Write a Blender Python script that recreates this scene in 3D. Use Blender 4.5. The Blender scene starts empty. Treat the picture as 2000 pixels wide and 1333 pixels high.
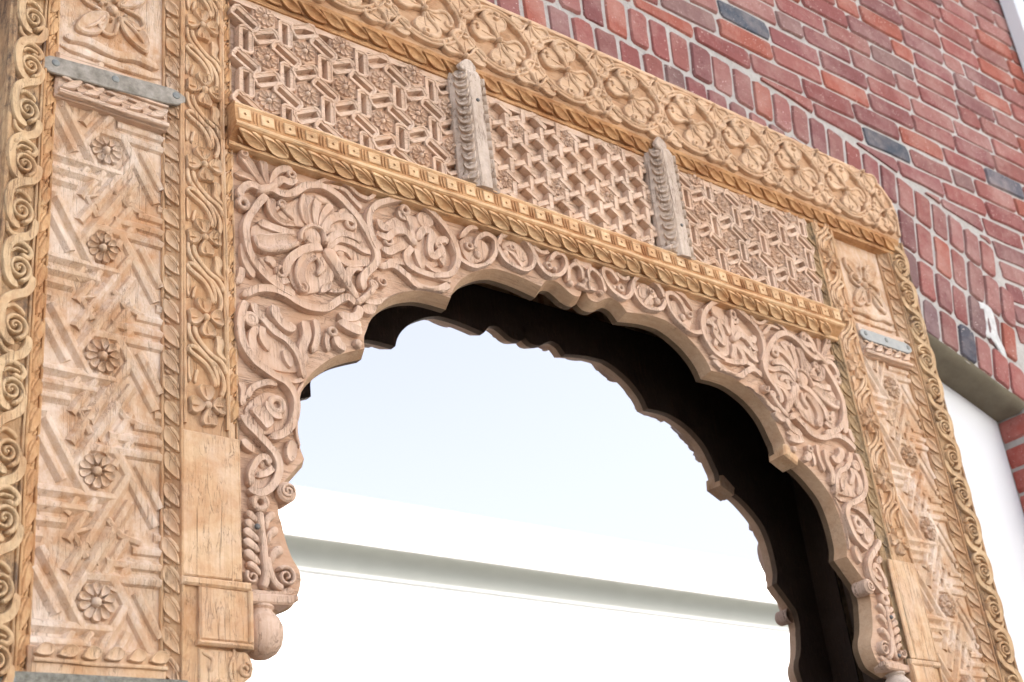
import bpy, math, random
import numpy as np
from mathutils import Matrix, Vector, noise

random.seed(7)
rng = np.random.default_rng(7)
SC = bpy.context.scene
COL = SC.collection

# ------------------------------------------------------------------ camera
# x runs along the facade, z is up (0 = eye level), the carved front stands on y = 0
F_PX, YAW, PITCH, ROLL = 2726.3, -0.729, 0.4637, 0.121
CAM = np.array([-1.7172, -1.6838, 0.0])
def rot(a, b, c):
    ca, sa, cb, sb, cc, sc = math.cos(a), math.sin(a), math.cos(b), math.sin(b), math.cos(c), math.sin(c)
    Rz = np.array([[ca, -sa, 0], [sa, ca, 0], [0, 0, 1]])
    Rx = np.array([[1, 0, 0], [0, cb, -sb], [0, sb, cb]])
    Rr = np.array([[cc, 0, sc], [0, 1, 0], [-sc, 0, cc]])
    return Rz @ Rx @ Rr
RC = rot(YAW, PITCH, ROLL)
def unproj(pts, y=0.0):
    """pixels of the 2000 x 1333 photograph -> (x, z) on the facade plane at depth y"""
    out = []
    for px, py in pts:
        d = RC @ np.array([(px - 1000) / F_PX, 1.0, -(py - 666.5) / F_PX])
        q = CAM + d * ((y - CAM[1]) / d[1])
        out.append((float(q[0]), float(q[2])))
    return out
def proj(P):
    q = RC.T @ (np.array(P) - CAM)
    return 1000 + F_PX * q[0] / q[1], 666.5 - F_PX * q[2] / q[1]
def zoomed(pts, ox, oy, s, y=0.008):
    return unproj([(ox + a / s, oy + b / s) for a, b in pts], y)

cam = bpy.data.cameras.new('camera')
cam.sensor_width = 36.0
cam.lens = F_PX / 2000 * 36
cam.clip_start = 0.05
cam.clip_end = 400
cam.dof.use_dof = True
cam.dof.focus_distance = 2.35
cam.dof.aperture_fstop = 7.0
camo = bpy.data.objects.new('camera', cam)
COL.objects.link(camo)
mw = Matrix.Identity(4)
for i in range(3):
    mw[i][0] = RC[i, 0]; mw[i][1] = RC[i, 2]; mw[i][2] = -RC[i, 1]; mw[i][3] = CAM[i]
camo.matrix_world = mw
SC.camera = camo

# ------------------------------------------------------------------ light
SUN_ELEV, SUN_AZ = math.radians(52), math.radians(20)     # the sun stands behind the brick wall: the front is in open shade
wd = bpy.data.worlds.new('World'); SC.world = wd; wd.use_nodes = True
nt = wd.node_tree; bg = nt.nodes['Background']
sky = nt.nodes.new('ShaderNodeTexSky'); sky.sky_type = 'NISHITA'; sky.sun_disc = False
sky.sun_elevation = SUN_ELEV; sky.sun_rotation = SUN_AZ
sky.air_density = 1.0; sky.dust_density = 6.0; sky.ozone_density = 1.0
hs = nt.nodes.new('ShaderNodeHueSaturation'); hs.inputs['Saturation'].default_value = 0.42   # thin white veil of high cloud
nt.links.new(sky.outputs[0], hs.inputs['Color']); nt.links.new(hs.outputs[0], bg.inputs[0]); bg.inputs[1].default_value = 0.15
sun = bpy.data.lights.new('sun', 'SUN'); sun.energy = 3.0; sun.angle = math.radians(0.6); sun.color = (1.0, 0.95, 0.88)
suno = bpy.data.objects.new('sun', sun); COL.objects.link(suno)
sdir = Vector((math.sin(SUN_AZ) * math.cos(SUN_ELEV), math.cos(SUN_AZ) * math.cos(SUN_ELEV), math.sin(SUN_ELEV)))
suno.rotation_euler = sdir.to_track_quat('Z', 'Y').to_euler()
suno.location = (0, 6, 12)
SC.view_settings.view_transform = 'Standard'; SC.view_settings.look = 'None'
SC.view_settings.exposure = 2.25; SC.view_settings.gamma = 1.0
SC.view_settings.use_curve_mapping = False
SC.render.engine = 'CYCLES'
SC.cycles.max_bounces = 8; SC.cycles.diffuse_bounces = 4; SC.cycles.glossy_bounces = 4

# ------------------------------------------------------------------ materials
def lin(r, g, b):
    f = lambda c: (c / 255 / 12.92) if c / 255 <= 0.04045 else ((c / 255 + 0.055) / 1.055) ** 2.4
    return (f(r), f(g), f(b), 1.0)
class NT:
    def __init__(s, name):
        s.m = bpy.data.materials.new(name); s.m.use_nodes = True
        s.t = s.m.node_tree; s.b = s.t.nodes['Principled BSDF']
    def n(s, kind, **kw):
        nd = s.t.nodes.new(kind)
        for k, v in kw.items(): setattr(nd, k, v)
        return nd
    def l(s, a, b): s.t.links.new(a, b)
    def pos(s, scale):
        g = s.n('ShaderNodeNewGeometry'); m = s.n('ShaderNodeVectorMath', operation='MULTIPLY')
        s.l(g.outputs['Position'], m.inputs[0]); m.inputs[1].default_value = scale
        return m.outputs[0]
    def noise(s, scale, vec, detail=4, rough=0.55, dist=0.0):
        nd = s.n('ShaderNodeTexNoise'); nd.inputs['Scale'].default_value = scale
        nd.inputs['Detail'].default_value = detail; nd.inputs['Roughness'].default_value = rough
        nd.inputs['Distortion'].default_value = dist; s.l(vec, nd.inputs['Vector'])
        return nd.outputs['Fac']
    def ramp(s, fac, stops):
        r = s.n('ShaderNodeValToRGB'); e = r.color_ramp.elements
        while len(e) < len(stops): e.new(0.5)
        for el, (p, c) in zip(e, stops):
            el.position = p; el.color = c if len(c) == 4 else (*c, 1)
        s.l(fac, r.inputs[0]); return r.outputs[0]
    def val(s, fac, a, b):
        return s.ramp(fac, [(a, (0, 0, 0, 1)), (b, (1, 1, 1, 1))])
    def mix(s, fac, a, b, mode='MIX'):
        m = s.n('ShaderNodeMix', data_type='RGBA', blend_type=mode)
        for sock, v in ((m.inputs[0], fac), (m.inputs[6], a), (m.inputs[7], b)):
            if hasattr(v, 'links'): s.l(v, sock)
            else: sock.default_value = v
        return m.outputs[2]
    def math(s, op, a, b):
        m = s.n('ShaderNodeMath', operation=op)
        for i, v in enumerate((a, b)):
            if hasattr(v, 'links'): s.l(v, m.inputs[i])
            else: m.inputs[i].default_value = v
        return m.outputs[0]
    def bump(s, h, strength, dist, prev=None):
        b = s.n('ShaderNodeBump'); b.inputs['Strength'].default_value = strength; b.inputs['Distance'].default_value = dist
        s.l(h, b.inputs['Height'])
        if prev is not None: s.l(prev, b.inputs['Normal'])
        return b.outputs[0]

def wood(name, c1, c2, stain, stain_amt=0.5, axis='z', dark=None, dark_amt=0.0, white=0.0, crack=0.5, rough=0.78):
    k = NT(name)
    st = {'z': (1, 1, 0.07), 'x': (0.07, 1, 1), 'n': (1, 1, 1)}[axis]
    P = k.pos((1, 1, 1)); G = k.pos(st)
    big = k.noise(5.0, P, 5, 0.6)
    col = k.mix(k.val(big, 0.35, 0.68), c1, c2)
    grain = k.noise(170.0, G, 4, 0.6, 0.4)
    col = k.mix(k.math('MULTIPLY', k.val(grain, 0.36, 0.66), 0.42), col, k.mix(1.0, col, (0.74, 0.66, 0.56, 1), 'MULTIPLY'))
    blot = k.noise(13.0, P, 6, 0.68, 0.6)
    col = k.mix(k.math('MULTIPLY', k.val(blot, 0.44, 0.66), stain_amt), col, stain)
    fine = k.noise(55.0, P, 5, 0.7)
    col = k.mix(k.math('MULTIPLY', k.val(fine, 0.47, 0.72), stain_amt * 0.6), col, stain)
    if white:
        wn = k.noise(9.0, k.pos((1.3, 1, 0.8)), 6, 0.72)
        col = k.mix(k.math('MULTIPLY', k.val(wn, 0.46, 0.68), white), col, lin(226, 208, 192))
    if dark:
        dn = k.noise(24.0, k.pos((1, 1, 0.6)), 6, 0.75)
        col = k.mix(k.math('MULTIPLY', k.val(dn, 0.5, 0.64), dark_amt), col, dark)
    cs = {'z': (1, 1, 0.045), 'x': (0.045, 1, 1), 'n': (1, 1, 0.3)}[axis]
    ck = k.noise(52.0, k.pos(cs), 3, 0.5, 1.1)
    thin = k.math('SUBTRACT', 1.0, k.val(k.math('ABSOLUTE', k.math('SUBTRACT', ck, 0.5), 0.0), 0.002, 0.014))
    gate = k.val(k.noise(9.0, P, 3), 0.43, 0.57)
    ckm = k.math('MULTIPLY', k.math('MULTIPLY', thin, gate), crack)
    col = k.mix(ckm, col, lin(98, 68, 48))
    fs = {'z': (1, 1, 0.12), 'x': (0.12, 1, 1), 'n': (1, 1, 0.3)}[axis]
    c2k = k.noise(150.0, k.pos(fs), 2, 0.5, 1.4)
    thin2 = k.math('SUBTRACT', 1.0, k.val(k.math('ABSOLUTE', k.math('SUBTRACT', c2k, 0.5), 0.0), 0.004, 0.022))
    ck2 = k.math('MULTIPLY', k.math('MULTIPLY', thin2, k.val(k.noise(21.0, P, 3), 0.44, 0.56)), crack * .75)
    col = k.mix(ck2, col, lin(112, 80, 58))
    ckm = k.math('MAXIMUM', ckm, ck2)
    k.l(col, k.b.inputs['Base Color'])
    k.b.inputs['Roughness'].default_value = rough
    k.b.inputs['Specular IOR Level'].default_value = 0.25
    n1 = k.bump(grain, 0.5, 0.0014)
    n2 = k.bump(k.noise(260.0, P, 4, 0.6), 0.45, 0.001, n1)
    n3 = k.bump(k.noise(38.0, P, 3, 0.6), 0.5, 0.0035, n2)
    n4 = k.bump(k.math('SUBTRACT', 1.0, ckm), 0.8, 0.0025, n3)
    k.l(n4, k.b.inputs['Normal'])
    return k.m

M = {}
M['pale'] = wood('pale_carved_wood', lin(216, 186, 164), lin(204, 174, 153), lin(188, 142, 108), 0.42, 'z', crack=0.6)
M['pale_ground'] = wood('pale_carved_wood_ground', lin(208, 175, 151), lin(196, 163, 139), lin(178, 132, 96), 0.48, 'x', crack=0.55)
M['frieze'] = wood('frieze_wood', lin(218, 188, 164), lin(206, 176, 154), lin(190, 142, 106), 0.36, 'x', white=0.35, crack=0.45)
M['gold'] = wood('golden_wood', lin(218, 184, 149), lin(208, 173, 137), lin(182, 124, 76), 0.52, 'z', crack=0.6, white=0.3)
M['orange'] = wood('orange_stained_wood', lin(200, 156, 112), lin(204, 168, 126), lin(156, 96, 50), 0.72, 'z', crack=0.5)
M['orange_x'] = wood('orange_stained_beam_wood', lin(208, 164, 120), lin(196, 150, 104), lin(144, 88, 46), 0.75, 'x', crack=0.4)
M['beam'] = wood('golden_beam_wood', lin(228, 194, 154), lin(220, 183, 140), lin(178, 116, 64), 0.5, 'x', crack=0.45)
M['crown'] = wood('tan_crown_wood', lin(218, 185, 154), lin(208, 175, 144), lin(184, 136, 96), 0.4, 'x', crack=0.45)
M['panel'] = wood('whitened_panel_wood', lin(208, 180, 154), lin(202, 168, 136), lin(180, 126, 80), 0.66, 'z', white=0.85, crack=0.4)
M['scrollw'] = wood('scroll_wood', lin(214, 184, 146), lin(204, 171, 133), lin(166, 114, 72), 0.45, 'z', dark=lin(70, 60, 62), dark_amt=0.15, crack=0.55)
M['mossy'] = wood('mossy_stained_wood', lin(198, 168, 130), lin(184, 158, 122), lin(150, 110, 70), 0.5, 'z', dark=lin(66, 60, 56), dark_amt=0.75, crack=0.5)
M['greyw'] = wood('weathered_grey_wood', lin(204, 184, 167), lin(190, 170, 155), lin(152, 126, 106), 0.45, 'z', white=0.45, crack=0.8)
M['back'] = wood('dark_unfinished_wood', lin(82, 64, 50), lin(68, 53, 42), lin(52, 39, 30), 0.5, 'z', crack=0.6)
M['rim'] = wood('cut_edge_wood', lin(200, 167, 136), lin(188, 155, 125), lin(164, 120, 84), 0.42, 'x', crack=0.3)
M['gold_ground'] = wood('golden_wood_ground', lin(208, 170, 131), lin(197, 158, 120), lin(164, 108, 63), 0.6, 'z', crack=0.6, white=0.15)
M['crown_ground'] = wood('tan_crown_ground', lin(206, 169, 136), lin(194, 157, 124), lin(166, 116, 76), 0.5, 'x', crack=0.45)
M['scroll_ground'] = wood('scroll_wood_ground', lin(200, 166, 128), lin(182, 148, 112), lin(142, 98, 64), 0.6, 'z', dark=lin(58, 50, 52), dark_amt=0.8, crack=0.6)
M['rim_dark'] = wood('shade_dark_edge_wood', lin(112, 90, 68), lin(96, 77, 58), lin(76, 58, 43), 0.5, 'x', crack=0.3)  # rear edge: browner wood, with the mirror gap's shade put into the colour

def simple(name, col, rough=0.6, metal=0.0, nscale=30, namt=0.2, col2=None, bump=0.0, bdist=0.002, spec=0.4):
    k = NT(name); P = k.pos((1, 1, 1))
    n = k.noise(nscale, P, 6, 0.65)
    c = k.mix(k.math('MULTIPLY', k.val(n, 0.35, 0.7), namt), col, col2 or (col[0] * .5, col[1] * .5, col[2] * .5, 1))
    k.l(c, k.b.inputs['Base Color']); k.b.inputs['Roughness'].default_value = rough
    k.b.inputs['Metallic'].default_value = metal; k.b.inputs['Specular IOR Level'].default_value = spec
    if bump:
        k.l(k.bump(k.noise(nscale * 3, P, 5, 0.65), bump, bdist), k.b.inputs['Normal'])
    return k.m
M['zinc'] = simple('galvanised_zinc', lin(160, 150, 138), 0.6, 0.0, 55, 1.0, lin(106, 97, 84), 0.35, 0.0008)
M['zinc_pale'] = simple('pale_zinc', lin(166, 162, 156), 0.55, 0.0, 60, 0.6, lin(132, 138, 138), 0.3, 0.0008)
M['zinc_rough'] = simple('rough_pitted_zinc', lin(150, 146, 134), 0.6, 0.3, 120, 0.9, lin(96, 90, 78), 0.9, 0.0025)
M['rivet'] = simple('dull_rivet', lin(132, 132, 128), 0.5, 0.4, 200, 0.5)
M['nail'] = simple('blue_grey_nail', lin(104, 100, 96), 0.5, 0.3, 200, 0.4)
M['mortar'] = simple('lime_mortar', lin(184, 179, 174), 0.95, 0, 35, 0.45, lin(142, 132, 126), 1.0, 0.006, 0.1)
M['concrete'] = simple('dark_concrete', lin(122, 114, 98), 0.9, 0, 12, 0.6, lin(92, 84, 70), 0.7, 0.003, 0.15)
M['white'] = simple('white_painted_board', lin(214, 214, 217), 0.55, 0, 6, 0.08, lin(204, 204, 208), 0.05, 0.001, 0.3)
M['pipe'] = simple('white_pipe', lin(226, 230, 232), 0.35, 0, 8, 0.15, lin(200, 206, 210))
M['pipe_grey'] = simple('grey_trim', lin(104, 112, 114), 0.5, 0, 8, 0.3)
M['render'] = simple('white_render', lin(238, 238, 234), 0.85, 0, 2, 0.1, lin(226, 226, 220), 0.1, 0.01, 0.2)
M['cove_shade'] = simple('shaded_cove_grey', lin(176, 180, 170), 0.8, 0, 2, 0.1)  # white cove greyed: shade under the eave put into its colour
M['joint'] = simple('grey_joint', lin(168, 174, 168), 0.8, 0, 3, 0.2)
M['pave'] = simple('asphalt_paving', lin(92, 90, 88), 0.9, 0, 3, 0.35, lin(78, 76, 74), 0.4, 0.01, 0.2)
M['plaster'] = simple('white_repair_plaster', lin(214, 212, 210), 0.95, 0, 50, 0.5, lin(170, 166, 162), 1.0, 0.006, 0.1)
def brick_material():
    k = NT('brick'); P = k.pos((1, 1, 1))
    oi = k.n('ShaderNodeObjectInfo')
    n = k.noise(16.0, P, 6, 0.7)
    col = k.mix(k.math('MULTIPLY', k.val(n, 0.38, 0.68), 0.4), oi.outputs['Color'], k.mix(1.0, oi.outputs['Color'], (0.62, 0.55, 0.56, 1), 'MULTIPLY'))
    ef = k.noise(7.0, P, 6, 0.75)
    col = k.mix(k.math('MULTIPLY', k.val(ef, 0.45, 0.75), 0.32), col, lin(205, 180, 170))
    sp = k.noise(170.0, P, 3, 0.55)
    col = k.mix(k.math('MULTIPLY', k.val(sp, 0.66, 0.71), 0.7), col, lin(225, 205, 195))
    col = k.mix(k.math('MULTIPLY', k.val(k.noise(150.0, P, 3, 0.5), 0.65, 0.71), 0.6), col, lin(70, 40, 38))
    k.l(col, k.b.inputs['Base Color']); k.b.inputs['Roughness'].default_value = 0.88
    k.b.inputs['Specular IOR Level'].default_value = 0.2
    b1 = k.bump(k.noise(210.0, P, 5, 0.65), 0.6, 0.002)
    k.l(k.bump(k.noise(40.0, P, 4, 0.6), 0.5, 0.004, b1), k.b.inputs['Normal'])
    return k.m
M['brick'] = brick_material()
def mirror_material():
    k = NT('mirror_glass')
    k.b.inputs['Base Color'].default_value = (0.565, 0.553, 0.575, 1); k.b.inputs['Metallic'].default_value = 1.0
    k.b.inputs['Roughness'].default_value = 0.012
    return k.m
M['mirror'] = mirror_material()

# ------------------------------------------------------------------ mesh helpers
class MB:
    """collects shapes in local (u, v, h): u along, v up, h towards the viewer  ->  mesh axes x, z, -y"""
    def __init__(s): s.v = []; s.f = []
    def add(s, verts, faces):
        o = len(s.v); s.v += [tuple(map(float, a)) for a in verts]; s.f += [tuple(i + o for i in f) for f in faces]
    def box(s, u0, u1, v0, v1, h0, h1, bev=0.0):
        b = bev
        if b:
            V = [(u0, v0, h0), (u1, v0, h0), (u1, v1, h0), (u0, v1, h0),
                 (u0, v0, h1 - b), (u1, v0, h1 - b), (u1, v1, h1 - b), (u0, v1, h1 - b),
                 (u0 + b, v0 + b, h1), (u1 - b, v0 + b, h1), (u1 - b, v1 - b, h1), (u0 + b, v1 - b, h1)]
            Fc = [(3, 2, 1, 0), (8, 9, 10, 11)]
            for i in range(4):
                j = (i + 1) % 4
                Fc += [(i, j, j + 4, i + 4), (i + 4, j + 4, j + 8, i + 8)]
        else:
            V = [(u0, v0, h0), (u1, v0, h0), (u1, v1, h0), (u0, v1, h0), (u0, v0, h1), (u1, v0, h1), (u1, v1, h1), (u0, v1, h1)]
            Fc = [(3, 2, 1, 0), (4, 5, 6, 7)] + [(i, (i + 1) % 4, (i + 1) % 4 + 4, i + 4) for i in range(4)]
        s.add(V, Fc)
    def prism(s, poly, h0, h1, bev=0.0):
        n = len(poly)
        V = [(a, b, h0) for a, b in poly]
        if bev:
            c = (sum(a for a, _ in poly) / n, sum(b for _, b in poly) / n)
            V += [(a, b, h1 - bev) for a, b in poly]
            off = offset_poly(poly, -bev)
            V += [(a, b, h1) for a, b in off]
            Fc = [tuple(range(n - 1, -1, -1)), tuple(range(2 * n, 3 * n))]
            for i in range(n):
                j = (i + 1) % n
                Fc += [(i, j, j + n, i + n), (i + n, j + n, j + 2 * n, i + 2 * n)]
        else:
            V += [(a, b, h1) for a, b in poly]
            Fc = [tuple(range(n - 1, -1, -1)), tuple(range(n, 2 * n))] + [(i, (i + 1) % n, (i + 1) % n + n, i + n) for i in range(n)]
        s.add(V, Fc)
    def ribbon(s, pts, w, h, prof='round', sub=5, taper=(1, 1), base=-0.001, closed=False, smooth=True, wf=None):
        P = catmull(pts, sub, closed) if smooth else [np.array(q, float) for q in pts]
        n = len(P); pr = PROF[prof]; m = len(pr); V = []
        L = [0.0]
        for i in range(1, n): L.append(L[-1] + float(np.hypot(*(P[i] - P[i - 1]))))
        tot = max(L[-1], 1e-6)
        for i in range(n):
            a = P[(i - 1) % n] if (closed or i > 0) else P[i]
            b = P[(i + 1) % n] if (closed or i < n - 1) else P[i]
            t = b - a; t = t / (np.hypot(*t) + 1e-9); nn = np.array([-t[1], t[0]])
            f = 1.0; g = 1.0
            if not closed and smooth:
                e0 = min(1.0, L[i] / (w * 0.6) + 0.02); e1 = min(1.0, (tot - L[i]) / (w * 0.6) + 0.02)
                f = math.sqrt(1 - (1 - e0) ** 2) * math.sqrt(1 - (1 - e1) ** 2)
                f = max(f, 0.12)
                k = L[i] / tot; g = taper[0] * (1 - k) + taper[1] * k
                if wf: g *= wf(k)
            ww = w * 0.5 * g * f; hh = h * (0.55 + 0.45 * f) * (0.6 + 0.4 * min(1, g))
            for (o, z) in pr:
                q = P[i] + nn * o * ww
                V.append((q[0], q[1], z * hh if z > 0 else base))
        Fc = []
        for i in range(n if closed else n - 1):
            j = (i + 1) % n
            for k in range(m - 1):
                Fc.append((i * m + k, i * m + k + 1, j * m + k + 1, j * m + k)[::-1])
        if not closed:
            Fc.append(tuple(range(m))); Fc.append(tuple((n - 1) * m + k for k in range(m - 1, -1, -1)))
        s.add(V, Fc)
    def petal(s, outline, h, cup=0.4, sub=4, base=-0.001, smooth=True):
        P = catmull(outline, sub, True) if smooth else [np.array(q, float) for q in outline]
        area = sum(P[i][0] * P[(i + 1) % len(P)][1] - P[(i + 1) % len(P)][0] * P[i][1] for i in range(len(P)))
        if area < 0: P = P[::-1]
        c = sum(P) / len(P); n = len(P)
        rings = [(1.0, base), (0.97, h * 0.72), (0.86, h), (0.68, h * (1 - cup * 0.55)), (0.35, h * (1 - cup))]
        V = []
        for sc, z in rings:
            V += [(c[0] + (q[0] - c[0]) * sc, c[1] + (q[1] - c[1]) * sc, z) for q in P]
        V.append((c[0], c[1], h * (1 - cup * 1.05)))
        Fc = []
        for r in range(len(rings) - 1):
            for i in range(n):
                j = (i + 1) % n
                Fc.append((r * n + i, r * n + j, (r + 1) * n + j, (r + 1) * n + i))
        r = len(rings) - 1
        for i in range(n): Fc.append((r * n + i, r * n + (i + 1) % n, len(V) - 1))
        s.add(V, Fc)
    def dome(s, c, r, h, seg=12, ry=None):
        ry = ry or r
        V = []; Fc = []
        for a, z in ((1.0, -0.001), (0.95, 0.45), (0.75, 0.78), (0.4, 0.95)):
            V += [(c[0] + r * a * math.cos(t), c[1] + ry * a * math.sin(t), z * h if z > 0 else z) for t in np.linspace(0, 2 * math.pi, seg, endpoint=False)]
        V.append((c[0], c[1], h))
        for q in range(3):
            for i in range(seg):
                j = (i + 1) % seg; Fc.append((q * seg + i, q * seg + j, (q + 1) * seg + j, (q + 1) * seg + i))
        for i in range(seg): Fc.append((3 * seg + i, 3 * seg + (i + 1) % seg, 4 * seg))
        s.add(V, Fc)
    def shift(s, du=0, dv=0, dh=0):
        s.v = [(a + du, b + dv, c + dh) for a, b, c in s.v]
    def mesh(s, name, mat, smooth=35, rough=0.0, y0=0.0):
        """rough: hand-carved unevenness in metres"""
        vs = []
        for (a, b, c) in s.v:
            x, y, z = a, y0 - c, b
            if rough:
                q = Vector((x * 30, y * 30, z * 30)); d = noise.noise_vector(q)
                q2 = Vector((x * 9, y * 9, z * 9)); d2 = noise.noise_vector(q2)
                x += rough * (d[0] + d2[0]); y += rough * 0.6 * (d[1] + d2[1]); z += rough * (d[2] + d2[2])
            vs.append((x, y, z))
        me = bpy.data.meshes.new(name); me.from_pydata(vs, [], s.f); me.validate(); me.update()
        for m_ in (mat if isinstance(mat, (list, tuple)) else [mat]): me.materials.append(m_)
        if smooth:
            me.polygons.foreach_set('use_smooth', [True] * len(me.polygons))
            me.set_sharp_from_angle(angle=math.radians(smooth))
        return me
PROF = {
    'round': [(-1, 0), (-.94, .5), (-.72, .85), (-.3, .98), (.3, .98), (.72, .85), (.94, .5), (1, 0)],
    'flat': [(-1, 0), (-.95, .86), (-.84, 1), (-.35, .93), (.35, .93), (.84, 1), (.95, .86), (1, 0)],
    'groove': [(-1, 0), (-.94, .85), (-.7, 1), (-.4, .95), (0, .62), (.4, .95), (.7, 1), (.94, .85), (1, 0)],
    'cup': [(-1, 0), (-.95, .9), (-.8, 1), (-.45, .72), (0, .6), (.45, .72), (.8, 1), (.95, .9), (1, 0)],
    'roof': [(-1, 0), (-.62, .72), (.05, 1), (.16, .98), (1, 0)],
    'lean': [(-1, 0), (-.9, .35), (.55, 1), (.8, .95), (1, 0)],
}
def catmull(pts, sub=5, closed=False):
    P = [np.array(q, float) for q in pts]; n = len(P); out = []
    if n < 3 and not closed:
        return [P[0] + (P[-1] - P[0]) * t for t in np.linspace(0, 1, sub + 1)]
    rngi = range(n) if closed else range(n - 1)
    for i in rngi:
        p0 = P[(i - 1) % n] if (closed or i > 0) else 2 * P[0] - P[1]
        p1 = P[i]; p2 = P[(i + 1) % n]
        p3 = P[(i + 2) % n] if (closed or i < n - 2) else 2 * P[-1] - P[-2]
        for t in np.linspace(0, 1, sub, endpoint=False):
            out.append(0.5 * ((2 * p1) + (-p0 + p2) * t + (2 * p0 - 5 * p1 + 4 * p2 - p3) * t * t + (-p0 + 3 * p1 - 3 * p2 + p3) * t ** 3))
    if not closed: out.append(P[-1])
    return out
def offset_poly(poly, d):
    n = len(poly); P = [np.array(q, float) for q in poly]; out = []
    area = sum(P[i][0] * P[(i + 1) % n][1] - P[(i + 1) % n][0] * P[i][1] for i in range(n))
    sg = 1 if area > 0 else -1
    for i in range(n):
        a = P[i] - P[i - 1]; b = P[(i + 1) % n] - P[i]
        a /= np.hypot(*a) + 1e-9; b /= np.hypot(*b) + 1e-9
        na = np.array([a[1], -a[0]]) * sg; nb = np.array([b[1], -b[0]]) * sg
        m = na + nb; m /= np.hypot(*m) + 1e-9; k = max(0.45, float(m @ na))
        out.append(tuple(P[i] + m * d / k))
    return out
def spiral(c, r0, turns, a0, cw=True, n=26, r1=0.0):
    out = []
    for i in range(n + 1):
        t = i / n; a = a0 + (-1 if cw else 1) * 2 * math.pi * turns * t; r = r0 + (r1 - r0) * t
        out.append((c[0] + r * math.cos(a), c[1] + r * math.sin(a)))
    return out

def link(name, me, parent=None, mat4=None):
    o = bpy.data.objects.new(name, me); COL.objects.link(o)
    if parent is not None: o.parent = parent
    if mat4 is not None: o.matrix_local = mat4
    return o
def thing(name, label, cat, loc=(0, 0, 0), group=None):
    o = bpy.data.objects.new(name, None); COL.objects.link(o); o.location = loc; o.empty_display_size = 0.1
    o['label'] = label; o['category'] = cat
    if group: o['group'] = group
    return o
def tag(o, label, cat, group=None, kind=None):
    if label: o['label'] = label
    if cat: o['category'] = cat
    if group: o['group'] = group
    if kind: o['kind'] = kind
    return o
def place(u, v, y=0.0, ang=0.0, sx=1.0, sz=1.0, tiltz=0.0, sh=1.0):
    """matrix for a motif built in local (u, v, h): at x = u, z = v, depth y; ang turns it in the facade, tiltz turns it round the vertical"""
    return (Matrix.Translation((u, y, v)) @ Matrix.Rotation(tiltz, 4, 'Z') @ Matrix.Rotation(-ang, 4, 'Y') @ Matrix.Diagonal((sx, sh, sz, 1)))
J = lambda a: random.uniform(-a, a)

# ------------------------------------------------------------------ ground
GZ = -1.6
g = MB(); g.box(-60, 60, -60, 60, 0, 0.02)
me = bpy.data.meshes.new('pavement'); me.from_pydata([(-80, -80, GZ), (80, -80, GZ), (80, 80, GZ), (-80, 80, GZ)], [], [(0, 1, 2, 3)]); me.materials.append(M['pave'])
tag(link('pavement', me), None, None, kind='structure')

# ------------------------------------------------------------------ brick wall with its arched recess
WY = 0.100                      # brick faces
AC, R_SOFFIT, R3, R2, R1, R_TOP = (0.0, -3.5), 5.23, 5.367, 5.50, 5.642, 5.77
JX = 1.765                      # half width of the recess
BW, BH, MJ = 0.207, 0.062, 0.0095
wall = thing('brick_wall', 'red brick wall with rowlock brick arch over a recess, behind the carved arch', 'wall', (0, WY, GZ))
def wlink(name, me, par=None):
    o = link(name, me, par or wall)
    if par is None: o.matrix_parent_inverse = wall.matrix_basis.inverted()
    return o
arcp = lambda R, x: (x, AC[1] + math.sqrt(R * R - x * x))
JM = JX + .006
poly = [(-4.5, GZ), (-JM, GZ)] + [arcp(R_SOFFIT + .012, x) for x in np.linspace(-JM, JM, 40)] + [(JM, GZ), (2.75, GZ), (2.75, 5.5), (-4.5, 5.5)]
b = MB(); b.prism(poly, -0.36, -(WY + 0.0055))
wlink('mortar', b.mesh('mortar', M['mortar'], smooth=0))

PALETTE = [lin(140, 84, 78), lin(133, 79, 75), lin(143, 90, 83), lin(129, 80, 78), lin(142, 97, 91), lin(148, 85, 71), lin(127, 84, 82), lin(139, 92, 87)]
PURPLE = [lin(118, 90, 88), lin(112, 86, 88), lin(124, 94, 90)]
BLUE = [lin(74, 79, 88), lin(84, 83, 91), lin(70, 76, 85)]
brick_rng = random.Random(3)
dark_px = [(1400, 75), (1300, 12), (1722, 155), (1735, 285), (1905, 375), (1960, 360), (1990, 378), (1450, 30), (1490, 40), (1960, 480), (1925, 680), (1900, 670)]
purple_px = [(1330, 20), (1420, 20), (1470, 50), (1560, 60), (1640, 90), (1800, 140), (1840, 330), (1870, 370), (1930, 400), (1900, 350), (1790, 600), (1815, 610), (1755, 620), (1850, 250)]
near = lambda q, lst, r: any((q[0] - a) ** 2 + (q[1] - c) ** 2 < r * r for a, c in lst)
extra = MB(); n_brick = [0]
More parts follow.
